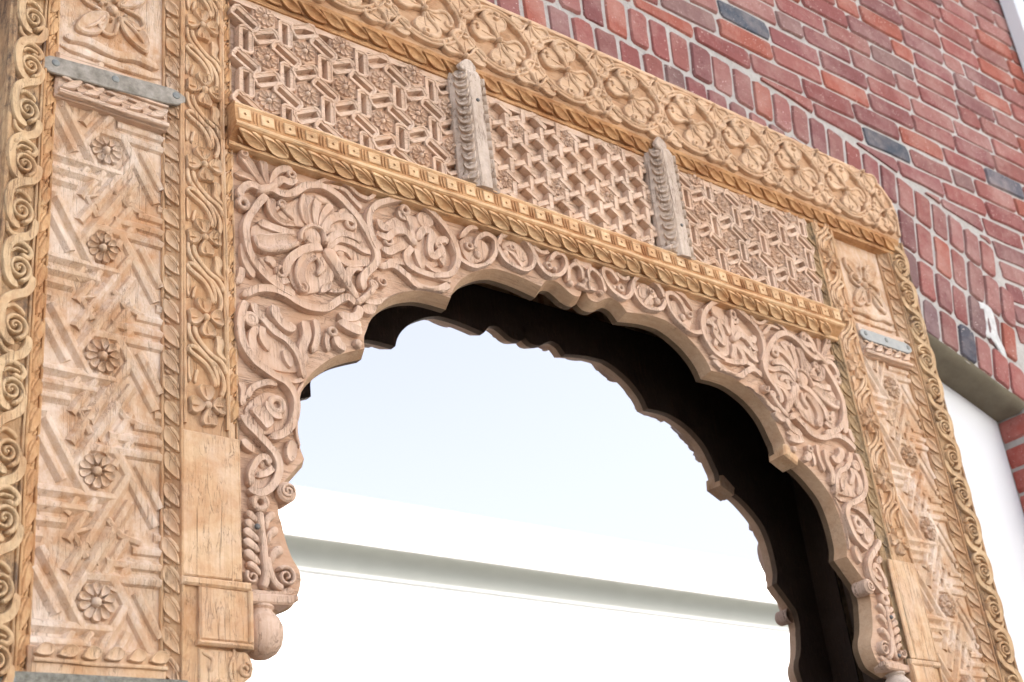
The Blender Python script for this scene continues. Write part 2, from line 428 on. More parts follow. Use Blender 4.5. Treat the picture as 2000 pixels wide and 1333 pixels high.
def brick_geo(poly4, proud):
    """poly4: four corners in the facade plane; uneven outline, chipped arrises"""
    P = [np.array(q, float) for q in poly4]; out = []
    for i in range(4):
        a, c = P[i], P[(i + 1) % 4]
        L_ = float(np.hypot(*(c - a))); pv = P[i - 1]; Lp = float(np.hypot(*(pv - a)))
        k1 = min(.011, L_ * .2) * rng.uniform(.3, 1.2); k0 = min(.011, Lp * .2) * rng.uniform(.3, 1.2)
        out.append(a + (pv - a) / max(Lp, 1e-6) * k0 + rng.normal(0, .0008, 2)); out.append(a + (c - a) / max(L_, 1e-6) * k1 + rng.normal(0, .0008, 2))
        out.append((a + c) / 2 + rng.normal(0, .0017, 2))
    hgt = min(float(np.hypot(*(P[i] - P[(i + 1) % 4]))) for i in range(4))
    cm = sum(out) / len(out); ib = min(.0042, hgt * .2)
    sx_ = 1 - 2 * ib / max(1e-4, max(q[0] for q in out) - min(q[0] for q in out)); sz_ = 1 - 2 * ib / max(1e-4, max(q[1] for q in out) - min(q[1] for q in out))
    inn = [(cm[0] + (q[0] - cm[0]) * sx_, cm[1] + (q[1] - cm[1]) * sz_) for q in out]
    k = len(out); V = [(q[0], q[1], -(WY + 0.1)) for q in out] + [(q[0], q[1], -(WY + 0.006 - proud)) for q in out]
    V += [(q[0], q[1], -(WY - proud) + brick_rng.uniform(-.0012, .0008)) for q in inn]
    Fc = []
    for i in range(k):
        j = (i + 1) % k; Fc += [(i, j, j + k, i + k), (i + k, j + k, j + 2 * k, i + 2 * k)]
    Fc.append(tuple(range(2 * k, 3 * k)))
    return V, Fc
def frame_hides(c):
    return -1.17 < c[0] < 1.06 and c[1] < 1.9 * 1.045
def add_brick(poly4):
    c = np.mean(np.array(poly4), axis=0)
    q = proj((c[0], WY, c[1]))
    V, Fc = brick_geo(poly4, brick_rng.uniform(-.002, .003))
    infrm = -45 < q[0] < 2045 and -60 < q[1] < 1390 and not frame_hides(c)
    if not infrm or n_brick[0] >= 420:
        extra.add(V, Fc); return
    n_brick[0] += 1
    m_ = MB(); m_.add(V, Fc)
    o = wlink('brick', m_.mesh('brick', M['brick'], smooth=28))
    if near(q, dark_px, 15): cc = brick_rng.choice(BLUE)
    elif near(q, purple_px, 20) or brick_rng.random() < 0.05: cc = brick_rng.choice(PURPLE)
    else: cc = brick_rng.choice(PALETTE)
    if min(q_[0] for q_ in poly4) < JX + .001 and c[1] < 1.44 and c[0] > JX: cc = brick_rng.choice([lin(104, 64, 60), lin(96, 62, 60), lin(112, 68, 62)])   # corner bricks of the recess in darker reds
    t = brick_rng.uniform(.86, 1.12); o.color = (cc[0] * t, cc[1] * t, cc[2] * t, 1)
# the four rowlock rings of the arch
rad = [R_SOFFIT + .012, R3, R2, R1, R_TOP]
for r in range(4):
    r0, r1 = rad[r] + .006, rad[r + 1] - .006
    wid = 0.0755; amax = math.asin((JX + .06) / r1); a = -amax + (r % 2) * wid * .4 / r1
    while a < amax:
        w = (wid + brick_rng.uniform(-.004, .004)) / r1; g_ = .0055 / r1
        a0, a1 = a + g_, min(a + w - g_, amax + .01)
        pt = lambda R, t: (AC[0] + R * math.sin(t), AC[1] + R * math.cos(t))
        add_brick([pt(r0, a0), pt(r0, a1), pt(r1, a1), pt(r1, a0)])
        a += w
# horizontal courses, cut along the arch
def lower(x):
    return AC[1] + math.sqrt(max(0.0, (R_TOP + .005) ** 2 - x * x)) if abs(x) < JX + .09 else -9
PITCHZ = 0.0735
z = -1.52; row = 0
while z < 3.6:
    z0, z1 = z + MJ / 2, z + PITCHZ - MJ / 2
    x = -2.2 + (0.11 if row % 2 else 0.0) + brick_rng.uniform(-.03, .03)
    while x < 2.72:
        w = BW + MJ + brick_rng.uniform(-.006, .006)
        if brick_rng.random() < .12: w = 0.108 + MJ
        x0, x1 = x + MJ / 2, x + w - MJ / 2
        x += w
        if z1 < 1.44 and x0 > 0 and x1 > JX and x0 < JX + .07: x0 = JX
        if z1 < 1.30:                                   # beside the recess
            if x1 < -JX or x0 > JX: pass
            elif x0 < -JX and x1 < 0: x1 = -JX
            elif x1 > JX and x0 > 0: x0 = JX
            else: continue
            if x1 - x0 < .03: continue
            if x0 < 1 or z1 < .4: continue
            add_brick([(x0, z0), (x1, z0), (x1, z1), (x0, z1)])
            continue
        if x1 > 2.69: x1 = 2.69
        if x1 - x0 < .03: continue
        if (abs(x0) > JX + .07 and abs(x1) > JX + .07 and x0 * x1 > 0) or (z1 < 1.44 and x0 >= JX):
            add_brick([(x0, z0), (x1, z0), (x1, z1), (x0, z1)]); continue
        l0, l1 = lower(x0) + .006, lower(x1) + .006
        if min(l0, l1) > z1 - .008: continue
        if x0 < -1.3 : continue
        cut = z1 - .008
        if l0 > cut or l1 > cut:                       # trim the pointed end of a wedge
            xs_ = np.linspace(x0, x1, 60); ok = [q for q in xs_ if lower(q) + .006 < cut]
            if len(ok) < 12: continue
            x0, x1 = ok[0], ok[-1]; l0, l1 = lower(x0) + .006, lower(x1) + .006
        a0 = max(z0, l0); a1 = max(z0, l1)
        add_brick([(x0, a0), (x1, a1), (x1, z1), (x0, z1)])
    z += PITCHZ; row += 1
if extra.v:
    o = wlink('brick_field', extra.mesh('brick_field', M['brick'], smooth=28)); o.color = lin(164, 84, 74); o['kind'] = 'stuff'
# concrete soffit of the recess, with a ragged front lip
b = MB(); xs = np.linspace(-JX, JX, 90); V = []; Fc = []
for i, x in enumerate(xs):
    rg = 0.006 * noise.noise(Vector((x * 14, 0, 0))) + 0.004 * noise.noise(Vector((x * 47, 3, 0)))
    p0 = arcp(R_SOFFIT, x); p1 = arcp(R_SOFFIT + .014, x)
    V += [(p1[0], p1[1] + rg, -(WY + .002)), (p0[0], p0[1] + .004 + rg, -(WY + .006 + abs(rg))), (p0[0], p0[1] - .004, -(WY + .03)), (p0[0], p0[1], -(WY + .26))]
    if i:
        for k_ in range(3): Fc.append(((i - 1) * 4 + k_, (i - 1) * 4 + k_ + 1, i * 4 + k_ + 1, i * 4 + k_))
b.add(V, Fc)
o = wlink('soffit', b.mesh('soffit', M['concrete'], smooth=50, rough=.001)); o['label'] = 'dark grey concrete underside of the brick arch'
# bricks of the right reveal are the ends of the courses above; a smear of repair plaster over two of them
for pxs, hh in (([(1910, 588), (1922, 592), (1936, 604), (1944, 628), (1950, 655), (1960, 680), (1966, 702), (1955, 694), (1944, 676), (1932, 660), (1922, 652), (1925, 630), (1916, 612)], .0032),):
    b = MB(); b.petal([(x_ + J(.003), z_ + J(.003)) for x_, z_ in unproj(pxs, WY)], hh, .1, sub=3)
    o = wlink('plaster_patch', b.mesh('plaster_patch', M['plaster'], smooth=60, rough=.003, y0=WY)); o['label'] = 'white smear of repair plaster over bricks'

# ------------------------------------------------------------------ white board in the recess
b = MB(); pl = [(-JX + .004, GZ + .001), (JX - .004, GZ + .001)] + [arcp(R_SOFFIT - .004, x) for x in np.linspace(JX - .004, -JX + .004, 40)]
b.prism(pl, -.225, -.2)
tag(link('white_board', b.mesh('white_board', M['white'], smooth=0)), 'plain white board filling the brick recess, to the right of the carved arch', 'panel')

# ------------------------------------------------------------------ white pipe at the far end of the wall
px0 = unproj([(1972, 0)], WY - .04)[0][0]
pp = thing('downpipe', 'white square pipe running up the brick wall at upper right', 'pipe', (px0 + .03, WY - .03, GZ))
def pl_(name, me, par=pp):
    o = link(name, me, par); o.matrix_parent_inverse = Matrix.Translation((-px0 - .03, -(WY - .03), -GZ)); return o
b = MB(); b.box(px0, px0 + .065, GZ, 5.2, -(WY - .004), -(WY - .06), .008); pl_('pipe', b.mesh('pipe', M['pipe'], 0))
b = MB(); b.box(px0 + .068, px0 + .17, GZ, 5.2, -(WY - .002), -(WY - .035), .006); pl_('trim', b.mesh('trim', M['pipe_grey'], 0))
for zz in (2.72, 1.4, 4.2):
    b = MB(); b.box(px0 - .02, px0 + .067, zz, zz + .05, -(WY - .001), -(WY - .066), .004); pl_('bracket', b.mesh('bracket', M['pipe'], 0))

# ------------------------------------------------------------------ building across the way, seen in the mirror
MY = 0.125
D = 12.0; by = 2 * MY - D
bl = thing('white_building', 'white rendered building with coved eave, reflected in the mirror', 'building', (4, by, GZ))
def sweep(name, prof, mat, x0=1.5, x1=21):
    n = len(prof); V = [(x0, by + a, c) for a, c in prof] + [(x1, by + a, c) for a, c in prof]
    Fc = [(i, i + 1, i + 1 + n, i + n) for i in range(n - 1)]
    me = bpy.data.meshes.new(name); me.from_pydata(V, [], Fc); me.materials.append(mat); me.update()
    me.polygons.foreach_set('use_smooth', [True] * len(me.polygons)); me.set_sharp_from_angle(angle=math.radians(40))
    o = link(name, me, bl); o.matrix_parent_inverse = Matrix.Translation((-4, -by, -GZ)); return o
ze = 5.68
sweep('fascia', [(-3, ze + 2.0), (.0, ze + .62), (.0, ze)], M['render'])
sweep('cove', [(0, ze)] + [(-.24 * math.sin(t), ze - .26 * (1 - math.cos(t))) for t in np.linspace(.05, math.pi / 2, 14)] + [(-.24, ze - .3)], M['cove_shade'])
sweep('wall', [(-.24, ze - .3), (-.24, GZ)], M['render'])
sweep('joint', [(-.238, ze - .325), (-.215, ze - .33), (-.215, ze - .345), (-.238, ze - .35)], M['joint'])

# ================================================================== THE CARVED ARCH
arch = thing('carved_arch', 'large carved wooden arch frame with scalloped opening standing before a brick wall', 'arch', (0, 0.05, GZ))
ABASE = Matrix.Translation((0, -0.05, -GZ))
def part(name, me, label=None, kind=None):
    o = link(name, me, arch); o.matrix_parent_inverse = ABASE
    if label: o['label'] = label
    if kind: o['kind'] = kind
    return o
def sub(name, me, par, mat4=None):
    return link(name, me, par, mat4)
SIDES = (-1, 1)
X_IN, X_F0, X_F1, X_P0, X_P1, X_S0, X_S1 = 0.770, 0.790, 0.866, 0.888, 0.0, 1.090, 1.166
X_P1 = 1.068
PY = 0.018                      # depth of the sunk panels
BACK = 0.118
def rect(u0, u1, v0, v1):
    return [(min(u0, u1), v0), (max(u0, u1), v0), (max(u0, u1), v1), (min(u0, u1), v1)]

# ---- shared motif meshes
def rosette(r, n, h, name='rosette', mat=None, ring=False, plain=False):
    b = MB()
    for i in range(n):
        t = 2 * math.pi * i / n + .12; c, s_ = math.cos(t), math.sin(t)
        L = [(.30, 0), (.5, .13), (.75, .22), (.95, .16), (1.0, 0), (.95, -.16), (.75, -.22), (.5, -.13)]
        L = [(a * r, k * r * 11 / n) for a, k in L]
        b.petal([(a * c - k * s_, a * s_ + k * c) for a, k in L], h, .48, sub=2)
    b.dome((0, 0), r * .27, h * 1.45)
    return b.mesh(name, mat, rough=.0005)
ME = {}
ME['rosette_star'] = rosette(.026, 10, .0085, 'rosette', M['panel'])
ME['rosette_hex'] = rosette(.0212, 11, .006, 'rosette', M['frieze'])

def star_strips():
    """pinwheel of bevelled strips round one rosette, clipped to the panel; local origin at the rosette"""
    b = MB(); hw = .0895; hv = .1
    def clip(p, q):
        p, q = np.array(p), np.array(q); t0, t1 = 0., 1.; d = q - p
        for ax, lim in ((0, hw), ):
            for sgn in (1, -1):
                den = sgn * d[ax]; num = lim - sgn * p[ax]
                if abs(den) < 1e-9:
                    if num < 0: return None
                elif den > 0: t1 = min(t1, num / den)
                else: t0 = max(t0, num / den)
        if t1 - t0 < .02: return None
        return [tuple(p + d * t0), tuple(p + d * t1)]
    ap = .036; edge = ap * 2 / math.sqrt(3)
    for i in range(6):
        th = math.radians(90 - 60 * i)                     # outward normal of this side
        nrm = np.array([math.cos(th), math.sin(th)]); d = np.array([math.cos(th - math.pi / 2), math.sin(th - math.pi / 2)])
        for off, a0, L, w, h in ((0, -.5, .120, .0205, .0072), (.0215, .25, .104, .0195, .0066), (.043, 1.15, .080, .018, .006), (.0645, 1.9, .055, .018, .005)):
            c = nrm * (ap + off)
            seg = clip(c + d * edge * (a0), c + d * (edge * a0 + L))
            if seg: b.ribbon(seg, w, h, 'roof', sub=3, smooth=False)
    return b.mesh('star_strip', M['panel'], smooth=25, rough=.0009)
ME['star'] = star_strips()
def arrow_piece():
    b = MB()
    b.ribbon([(-.010, .006), (-.034, -.004), (-.016, -.034)], .015, .0062, 'roof', smooth=False)
    b.ribbon([(.012, .022), (.032, .002), (.060, -.006)], .015, .0062, 'roof', smooth=False)
    return b.mesh('chevron', M['panel'], smooth=25, rough=.0009)
ME['chevron'] = arrow_piece()

def flower_unit():
    f = MB()
    for i in range(4):
        t = math.radians(90 * i + 3); c, s_ = math.cos(t), math.sin(t)
        L = [(.004, 0), (.010, .008), (.020, .013), (.028, .010), (.0275, .001), (.0275, -.001), (.028, -.010), (.020, -.013), (.010, -.008)]
        f.petal([(a * c - k * s_, a * s_ + k * c) for a, k in L], .0095, .6, sub=3)
        f.ribbon([(.012 * c, .012 * s_), (.027 * c, .027 * s_)], .003, .0075, 'round', sub=3)
    f.dome((0, 0), .0065, .0115)
    fm = f.mesh('flower', M['gold'], rough=.0006)
    s = MB(); T = lambda l: [((a - 305) * .000142, -(c - 225) * .0001474) for a, c in l]
    s.ribbon(T([(100, 300), (110, 400), (150, 490), (230, 575), (320, 655), (400, 740), (440, 850), (440, 960)]), .0075, .007)
    s.ribbon(T([(160, 320), (200, 440), (290, 550), (390, 625), (480, 670), (530, 740), (540, 800)]), .0085, .008)
    s.ribbon(T([(95, 570), (110, 620), (190, 670), (290, 730), (360, 810), (400, 900), (410, 980)]), .0080, .0085)
    s.ribbon(T([(95, 570), (160, 560), (240, 600), (330, 670), (420, 720), (500, 840), (515, 960), (480, 1070)]), .0085, .0075)
    s.petal(T([(420, 390), (490, 380), (530, 460), (510, 560), (550, 660), (480, 640), (420, 580), (430, 480)]), .0075, .25)
    s.petal(T([(90, 680), (130, 720), (150, 850), (120, 960), (90, 900)]), .006, .3)
    s.ribbon(T([(215, 800), (190, 880), (180, 960)]), .006, .005)
    return fm, s.mesh('stem_leaf', M['gold'], rough=.0006)
ME['flower'], ME['stem'] = flower_unit()

def scroll_unit(alt):
    b = MB(); T = lambda l: [((a - 200) * .000104, -(c - 1030) * .000159) for a, c in l]
    lead = T([(430, 470), (415, 590), (330, 675), (190, 730), (60, 800), (5, 900), (5, 1010), (40, 1120), (120, 1185), (220, 1195)])
    b.ribbon(lead, .0165, .010, 'flat', sub=5, taper=(.75, .8), wf=lambda k: 1.15 - .5 * abs(k - .4))
    sp = spiral((0, 0), .0190, 2.0, math.radians(-80), cw=False, n=40, r1=.002)
    b.ribbon(sp, .0066, .0115, 'round', sub=2, taper=(1.2, .75))
    b.dome((0, 0), .0032, .011)
    if alt:
        b.ribbon(T([(20, 850), (120, 790), (230, 770), (340, 800), (385, 850), (330, 900), (220, 880)]), .0085, .010, 'round')
        b.ribbon(T([(60, 900), (150, 840), (250, 835), (330, 850)]), .005, .0085, 'round')
    else:
        b.ribbon(T([(60, 880), (170, 830), (280, 850), (350, 900)]), .007, .008, 'round')
        b.ribbon(T([(20, 1180), (60, 1260), (150, 1290), (230, 1270)]), .010, .008, 'round', taper=(.5, 1))
    return b.mesh('scroll', M['scrollw'], rough=.0006)
ME['scroll'] = [scroll_unit(0), scroll_unit(1)]

def leaf_unit(w, L, h, mat, name='leaf'):
    """slanting twisted leaf for narrow borders: u across (0..w), v along (0..L)"""
    b = MB()
    b.petal([(w * .05, 0), (w * .35, L * .10), (w * .85, L * .45), (w * .97, L * .85), (w * .80, L * 1.02), (w * .45, L * .75), (w * .12, L * .35)], h, .35, sub=3)
    b.ribbon([(w * .08, L * .42), (w * .30, L * .72), (w * .62, L * .98)], w * .20, h * .75, sub=4)
    b.ribbon([(w * .55, L * .05), (w * .90, L * .28)], w * .18, h * .6, sub=3)
    return b.mesh(name, mat, rough=.0004)
ME['leaf_orange'] = leaf_unit(.0255, .045, .0055, M['orange'])
ME['leaf_gold'] = leaf_unit(.0265, .042, .0055, M['gold'])
ME['leaf_mossy'] = leaf_unit(.021, .046, .0045, M['mossy'])

# ---- the two posts
for sd in SIDES:
    X = lambda m_: sd * m_
    # scroll board, turned a little towards the opening
    TL = math.radians(13); SW = .0625
    SB = lambda u_, h_: (X(X_S0 + u_ * math.cos(TL) - h_ * math.sin(TL)), u_ * math.sin(TL) + h_ * math.cos(TL))   # u from the inner arris outwards
    b = MB(); V = []; Fc = []
    sec = [(0, -BACK), (0, -.001), (.0015, .001), (SW - .003, .001), (SW, -.002)]
    zz_ = np.linspace(GZ, 1.722, 90)
    for i, zz in enumerate(zz_):
        wb = .0012 * noise.noise(Vector((zz * 10, sd * 3, 0)))
        q = [(X(X_S0), -BACK)] + [SB(u_ + (wb if u_ > .02 else 0), h_) for u_, h_ in sec[1:]] + [(SB(SW, 0)[0], -BACK)]
        V += [(a_, zz, h_) for a_, h_ in q]
        if i:
            n_ = len(q)
            for k_ in range(n_): Fc.append(((i - 1) * n_ + k_, (i - 1) * n_ + (k_ + 1) % n_, i * n_ + (k_ + 1) % n_, i * n_ + k_))
    Fc.append(tuple((len(zz_) - 1) * 6 + k_ for k_ in range(6)))
    b.add(V, Fc)
    for u_, ww in ((.0065, .005), (SW - .0065, .008)):
        r_ = MB(); r_.ribbon([(0, zz) for zz in np.linspace(.2, 1.72, 60)], ww, .0055, 'round', sub=1, smooth=False)
        b.add([(SB(u_ + (-sd) * 0 + a_, c_)[0], q_, SB(u_ + a_, c_)[1]) for a_, q_, c_ in r_.v], r_.f)
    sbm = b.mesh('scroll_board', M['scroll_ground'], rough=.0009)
    sb = part('scroll_board', sbm, 'outer post board carved with running spiral scrolls, ' + ('left' if sd < 0 else 'right') + ' side')
    zs = [1.645, 1.555, 1.466, 1.376, 1.295, 1.199, 1.12, 1.026, .936, .84, .751, .66, .57, .48, .39, .30]
    cxs, chs = SB(.0315, .001)
    for i, zz in enumerate(zs):
        sub('scroll', ME['scroll'][i % 2], sb, place(cxs + X(J(.001)), zz, -chs, J(.05), -sd * (1 + J(.03)), 1 + J(.03), -sd * TL))
    # sloping leaf borders: outer, inner, and the one towards the opening
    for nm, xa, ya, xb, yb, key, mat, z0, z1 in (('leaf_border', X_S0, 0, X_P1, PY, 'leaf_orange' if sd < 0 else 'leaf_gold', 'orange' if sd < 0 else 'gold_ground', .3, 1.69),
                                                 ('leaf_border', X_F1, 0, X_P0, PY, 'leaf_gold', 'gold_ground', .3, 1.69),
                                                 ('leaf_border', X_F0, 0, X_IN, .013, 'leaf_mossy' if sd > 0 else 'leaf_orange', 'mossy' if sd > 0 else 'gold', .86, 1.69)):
        V = []
        for zz in np.linspace(GZ, 1.69, 70):
            wob = .0008 * noise.noise(Vector((zz * 11, xa * 7, sd)))
            V += [(X(xa + (.0005 if xb > xa else -.0005)) + wob, zz, -ya + .0005), (X(xb) + wob, zz, -yb), (X(xb), zz, -BACK + .002), (X(xa), zz, -BACK + .002)]
        Fc = []
        for i in range(69):
            for k_ in range(4):
                a_, c_ = i * 4 + k_, i * 4 + (k_ + 1) % 4; Fc.append((a_, c_, c_ + 4, a_ + 4))
        b = MB(); b.add(V, Fc)
        # thin beads along both arrises
        lb = part(nm, b.mesh(nm, M[mat], smooth=30))
        bead = MB()
        for zz0, zz1 in ((.2, 1.69),):
            bead.ribbon([(X(xa) + .0006 * math.sin(13 * q), q) for q in np.linspace(zz0, zz1, 60)], .0045, .005, 'round', sub=1, smooth=False)
        sub('bead', bead.mesh('bead', M[mat], rough=.0006), lb)
        b2 = MB(); b2.ribbon([(X(xb), q) for q in np.linspace(.2, 1.69, 50)], .005, .006, 'round', sub=1, smooth=False)
        sub('bead', b2.mesh('bead', M[mat], rough=.0006, y0=yb), lb)
        du, dy = X(xb) - X(xa), yb - ya
        ang = math.atan2(dy, abs(du)) * (1 if du > 0 else -1)
        zz = z0
        i = 0
        while zz < z1 - .03:
            m4 = place(X(xa), zz, ya, J(.06), (1 if du > 0 else -1) * (1 + J(.06)), (1 + J(.08)) * (1 if i % 2 == 0 or key != 'leaf_gold' else 1), ang, 1 + J(.15))
            sub('leaf', ME[key], lb, m4)
            zz += .0445 if key != 'leaf_gold' else .0415; i += 1
    # sunk panel boards
    rail_z0, rail_z1 = 1.352, 1.392
    b = MB(); b.prism(rect(X(X_P0 - .003), X(X_P1 + .003), GZ, 1.70), -BACK + .006, -PY, 0)
    sp = part('star_panel', b.mesh('star_panel', M['panel'], smooth=0), 'sunk panel carved with rosettes and interlaced star strips, ' + ('left' if sd < 0 else 'right') + ' side')
    cx = X((X_P0 + X_P1) / 2 + .005)
    for i, zz in enumerate((1.286, 1.111, .933, .756, .572, .39)):
        sub('rosette', ME['rosette_star'], sp, place(cx + J(.003), zz, PY, J(.3), 1 + J(.06), 1 + J(.06)))
        if zz > .3: sub('star_strip', ME['star'], sp, place(X((X_P0 + X_P1) / 2), zz, PY, J(.02), 1, 1 + J(.01)))
        if i < 5: sub('chevron', ME['chevron'], sp, place(X((X_P0 + X_P1) / 2) + J(.002), zz - .0885, PY, J(.08), 1 + J(.05), 1 + J(.05)))
    # upper floral panel ornaments
    fl = MB()
    P0 = lambda l: [(X(.978) + a, 1.565 + c) for a, c in l]
    for k_ in range(4):
        t = math.radians(45 + 90 * k_); c, s_ = math.cos(t), math.sin(t)
        R_ = lambda l: P0([(a * c - q * s_, (a * s_ + q * c) * 1.05) for a, q in l])
        fl.petal(R_([(.012, 0), (.03, .018), (.06, .024), (.082, .012), (.086, -.004), (.06, -.014), (.035, -.012)]), .009, .6, sub=3)
        fl.ribbon(R_([(.02, .002), (.045, .008), (.07, .006)]), .006, .009)
        fl.ribbon(R_([(.02, -.006), (.035, -.030), (.028, -.046), (.012, -.044), (.012, -.032)]), .007, .009)
        fl.dome(R_([(.017, .012)])[0], .004, .010)
    fl.dome(P0([(0, 0)])[0], .010, .011)
    fl.ribbon(P0([(-.08, -.088), (-.04, -.082), (0, -.09), (.04, -.082), (.08, -.088)]), .018, .010)
    fl.ribbon(P0([(-.085, -.105), (0, -.107), (.085, -.105)]), .016, .007)
    sub('palmette', fl.mesh('palmette', M['panel'], rough=.001, y0=PY), sp)
    # leaf-carved rail and metal strap across the panel
    b = MB(); b.box(min(X(X_P0 - .002), X(X_P1 + .004)), max(X(X_P0 - .002), X(X_P1 + .004)), rail_z0, rail_z1 + .045, -PY - .01, -.002, .004)
    b.ribbon([(X(q), rail_z0 + .006) for q in np.linspace(X_P0, X_P1, 14)], .009, .006, 'round', sub=1, smooth=False)
    b.ribbon([(X(q), rail_z1 + .003) for q in np.linspace(X_P0, X_P1, 14)], .005, .004, 'round', sub=1, smooth=False)
    for i in range(5):
        u0 = X(X_P0 + .018 + i * .036)
        b.petal([(u0 - .017, rail_z0 + .012), (u0 - .004, rail_z0 + .026), (u0 + .014, rail_z0 + .036), (u0 + .017, rail_z0 + .031), (u0 + .006, rail_z0 + .016)], .006, .3, sub=3)
        b.ribbon([(u0 - .014, rail_z0 + .033), (u0, rail_z0 + .031), (u0 + .012, rail_z0 + .017)], .005, .0045)
    part('rail', b.mesh('rail', M['frieze'], rough=.0008, y0=0))
    # metal strap
    if sd < 0:
        (xa, za), (xb, zb) = unproj([(78, 119), (362, 196)], -.004)
        ztop, zbot = .016, .017
    else:
        (xa, za), (xb, zb) = unproj([(1680, 650), (1780, 684)], -.004)
        ztop, zbot = .0145, .0145
    b = MB(); n_ = 16; pl = []
    for i in range(n_ + 1):
        t = i / n_; tp = min(1, .35 + 9 * min(t, 1 - t)); pl.append((xa + (xb - xa) * t, za + (zb - za) * t - zbot * tp + J(.0006)))
    for i in range(n_, -1, -1):
        t = i / n_; tp = min(1, .35 + 9 * min(t, 1 - t)); pl.append((xa + (xb - xa) * t, za + (zb - za) * t + ztop * tp + J(.0006)))
    b.prism(pl, .0005, .0055, .0014)
    ms = part('metal_strap', b.mesh('metal_strap', M['zinc'] if sd < 0 else M['zinc_pale'], smooth=30), 'flat grey metal strap riveted across the ' + ('left' if sd < 0 else 'right') + ' post')
    for t in (.10, .5, .93):
        r_ = MB(); r_.dome((xa + (xb - xa) * t, za + (zb - za) * t + .003), .0068, .0022); r_.shift(dh=.005)
        sub('rivet', r_.mesh('rivet', M['rivet'], smooth=60), ms)
    # lower rail and strap
    b = MB(); b.box(min(X(X_P0 - .002), X(X_P1 + .004)), max(X(X_P0 - .002), X(X_P1 + .004)), .40, .507, -PY - .01, -.001, .004)
    for i in range(6):
        u0 = X(X_P0 + .012 + i * .031)
        b.petal([(u0 - .013, .494), (u0, .510), (u0 + .015, .505), (u0 + .008, .492)], .006, .4, sub=3)
    b.ribbon([(X(q), .487) for q in np.linspace(X_P0, X_P1, 14)], .006, .004, 'round', sub=1, smooth=False)
    part('rail', b.mesh('rail', M['gold'], rough=.0012))
    b = MB(); b.prism([(X(1.11) if sd < 0 else X(.86), .440), (X(.86) if sd < 0 else X(1.11), .444), (X(.85) if sd < 0 else X(1.12), .459), (X(.86) if sd < 0 else X(1.11), .473), (X(1.10) if sd < 0 else X(.87), .470), (X(1.115) if sd < 0 else X(.85), .455)], .0005, .008, .003)
    ms = part('metal_strap', b.mesh('metal_strap', M['zinc_rough'], smooth=30, rough=.001), 'rough pitted metal strap low on the ' + ('left' if sd < 0 else 'right') + ' post')
    for q in (1.095, .98, .87):
        r_ = MB(); r_.dome((X(q), .458), .006, .003); r_.shift(dh=.0075); sub('rivet', r_.mesh('rivet', M['rivet'], smooth=60), ms)
    # flower board
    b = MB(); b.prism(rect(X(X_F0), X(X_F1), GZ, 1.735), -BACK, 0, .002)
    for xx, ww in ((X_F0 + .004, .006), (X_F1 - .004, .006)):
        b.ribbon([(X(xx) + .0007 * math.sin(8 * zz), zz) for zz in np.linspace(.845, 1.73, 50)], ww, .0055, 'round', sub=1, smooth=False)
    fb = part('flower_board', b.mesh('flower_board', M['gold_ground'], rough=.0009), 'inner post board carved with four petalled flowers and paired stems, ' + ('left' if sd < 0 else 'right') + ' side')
    xc = X((X_F0 + X_F1) / 2)
    for zz in (1.722, 1.585, 1.451, 1.302, 1.165, 1.024, .878):
        if zz < 1.72: sub('flower', ME['flower'], fb, place(xc + J(.002), zz, 0, J(.12), 1.06 + J(.05), 1.12 + J(.05)))
        if zz > .9: sub('stem_leaf', ME['stem'], fb, place(xc, zz - .004, 0, J(.03), (1 if sd < 0 else -1) * .97, 1.0))
    # plain lower length, block and scrolled bracket
    b = MB()
    b.box(min(X(.774), X(.866)), max(X(.774), X(.866)), .618, .834, .0005, .0045, .002)
    o = part('plain_shaft', b.mesh('plain_shaft', M['gold'], rough=.0012))
    b = MB()
    b.box(min(X(.762), X(.868)), max(X(.762), X(.868)), .604, .616, .0, .009, .003)
    b.box(min(X(.764), X(.842)), max(X(.764), X(.842)), .528, .6035, -.06, .0075, .003)
    b.box(min(X(.762), X(.846)), max(X(.762), X(.846)), .520, .5275, -.06, .0115, .003)
    b.box(min(X(.762), X(.769)), max(X(.762), X(.769)), .528, .6035, .0, .0115, .002)
    part('capital_block', b.mesh('capital_block', M['gold'], rough=.0014))
    b = MB()
    bl_ = [(.842, .517), (.770, .517), (.764, .510), (.760, .498), (.762, .484), (.772, .476), (.781, .472), (.781, .455), (.783, .43), (.793, .40), (.815, .36), (.842, .33)]
    b.prism([(X(a), c) for a, c in (bl_ if sd > 0 else bl_[::-1])], -.05, .003, .002)
    b.ribbon([(X(a), c) for a, c in spiral((.7745, .492), .011, 1.3, math.radians(100), cw=sd > 0, n=18, r1=.003)], .0055, .007)
    b.ribbon([(X(a), c) for a, c in [(.79, .512), (.797, .49), (.79, .46), (.789, .43), (.80, .40)]], .006, .006)
    b.petal([(X(a), c) for a, c in [(.828, .42), (.832, .45), (.822, .475), (.808, .478), (.797, .465), (.795, .44), (.803, .418), (.815, .43)]], .009, .35)
    b.ribbon([(X(a), c) for a, c in [(.815, .432), (.814, .455), (.813, .474)]], .006, .008)
    b.ribbon([(X(a), c) for a, c in [(.838, .512), (.822, .503), (.825, .485)]], .007, .006)
    part('scroll_bracket', b.mesh('scroll_bracket', M['gold'], rough=.0012))

for sd in SIDES:
    b = MB(); b.box(min(sd * .766, sd * .7695), max(sd * .766, sd * .7695), GZ, 1.37, -BACK, -.054); part('inner_lining', b.mesh('inner_lining', M['back'], smooth=0))
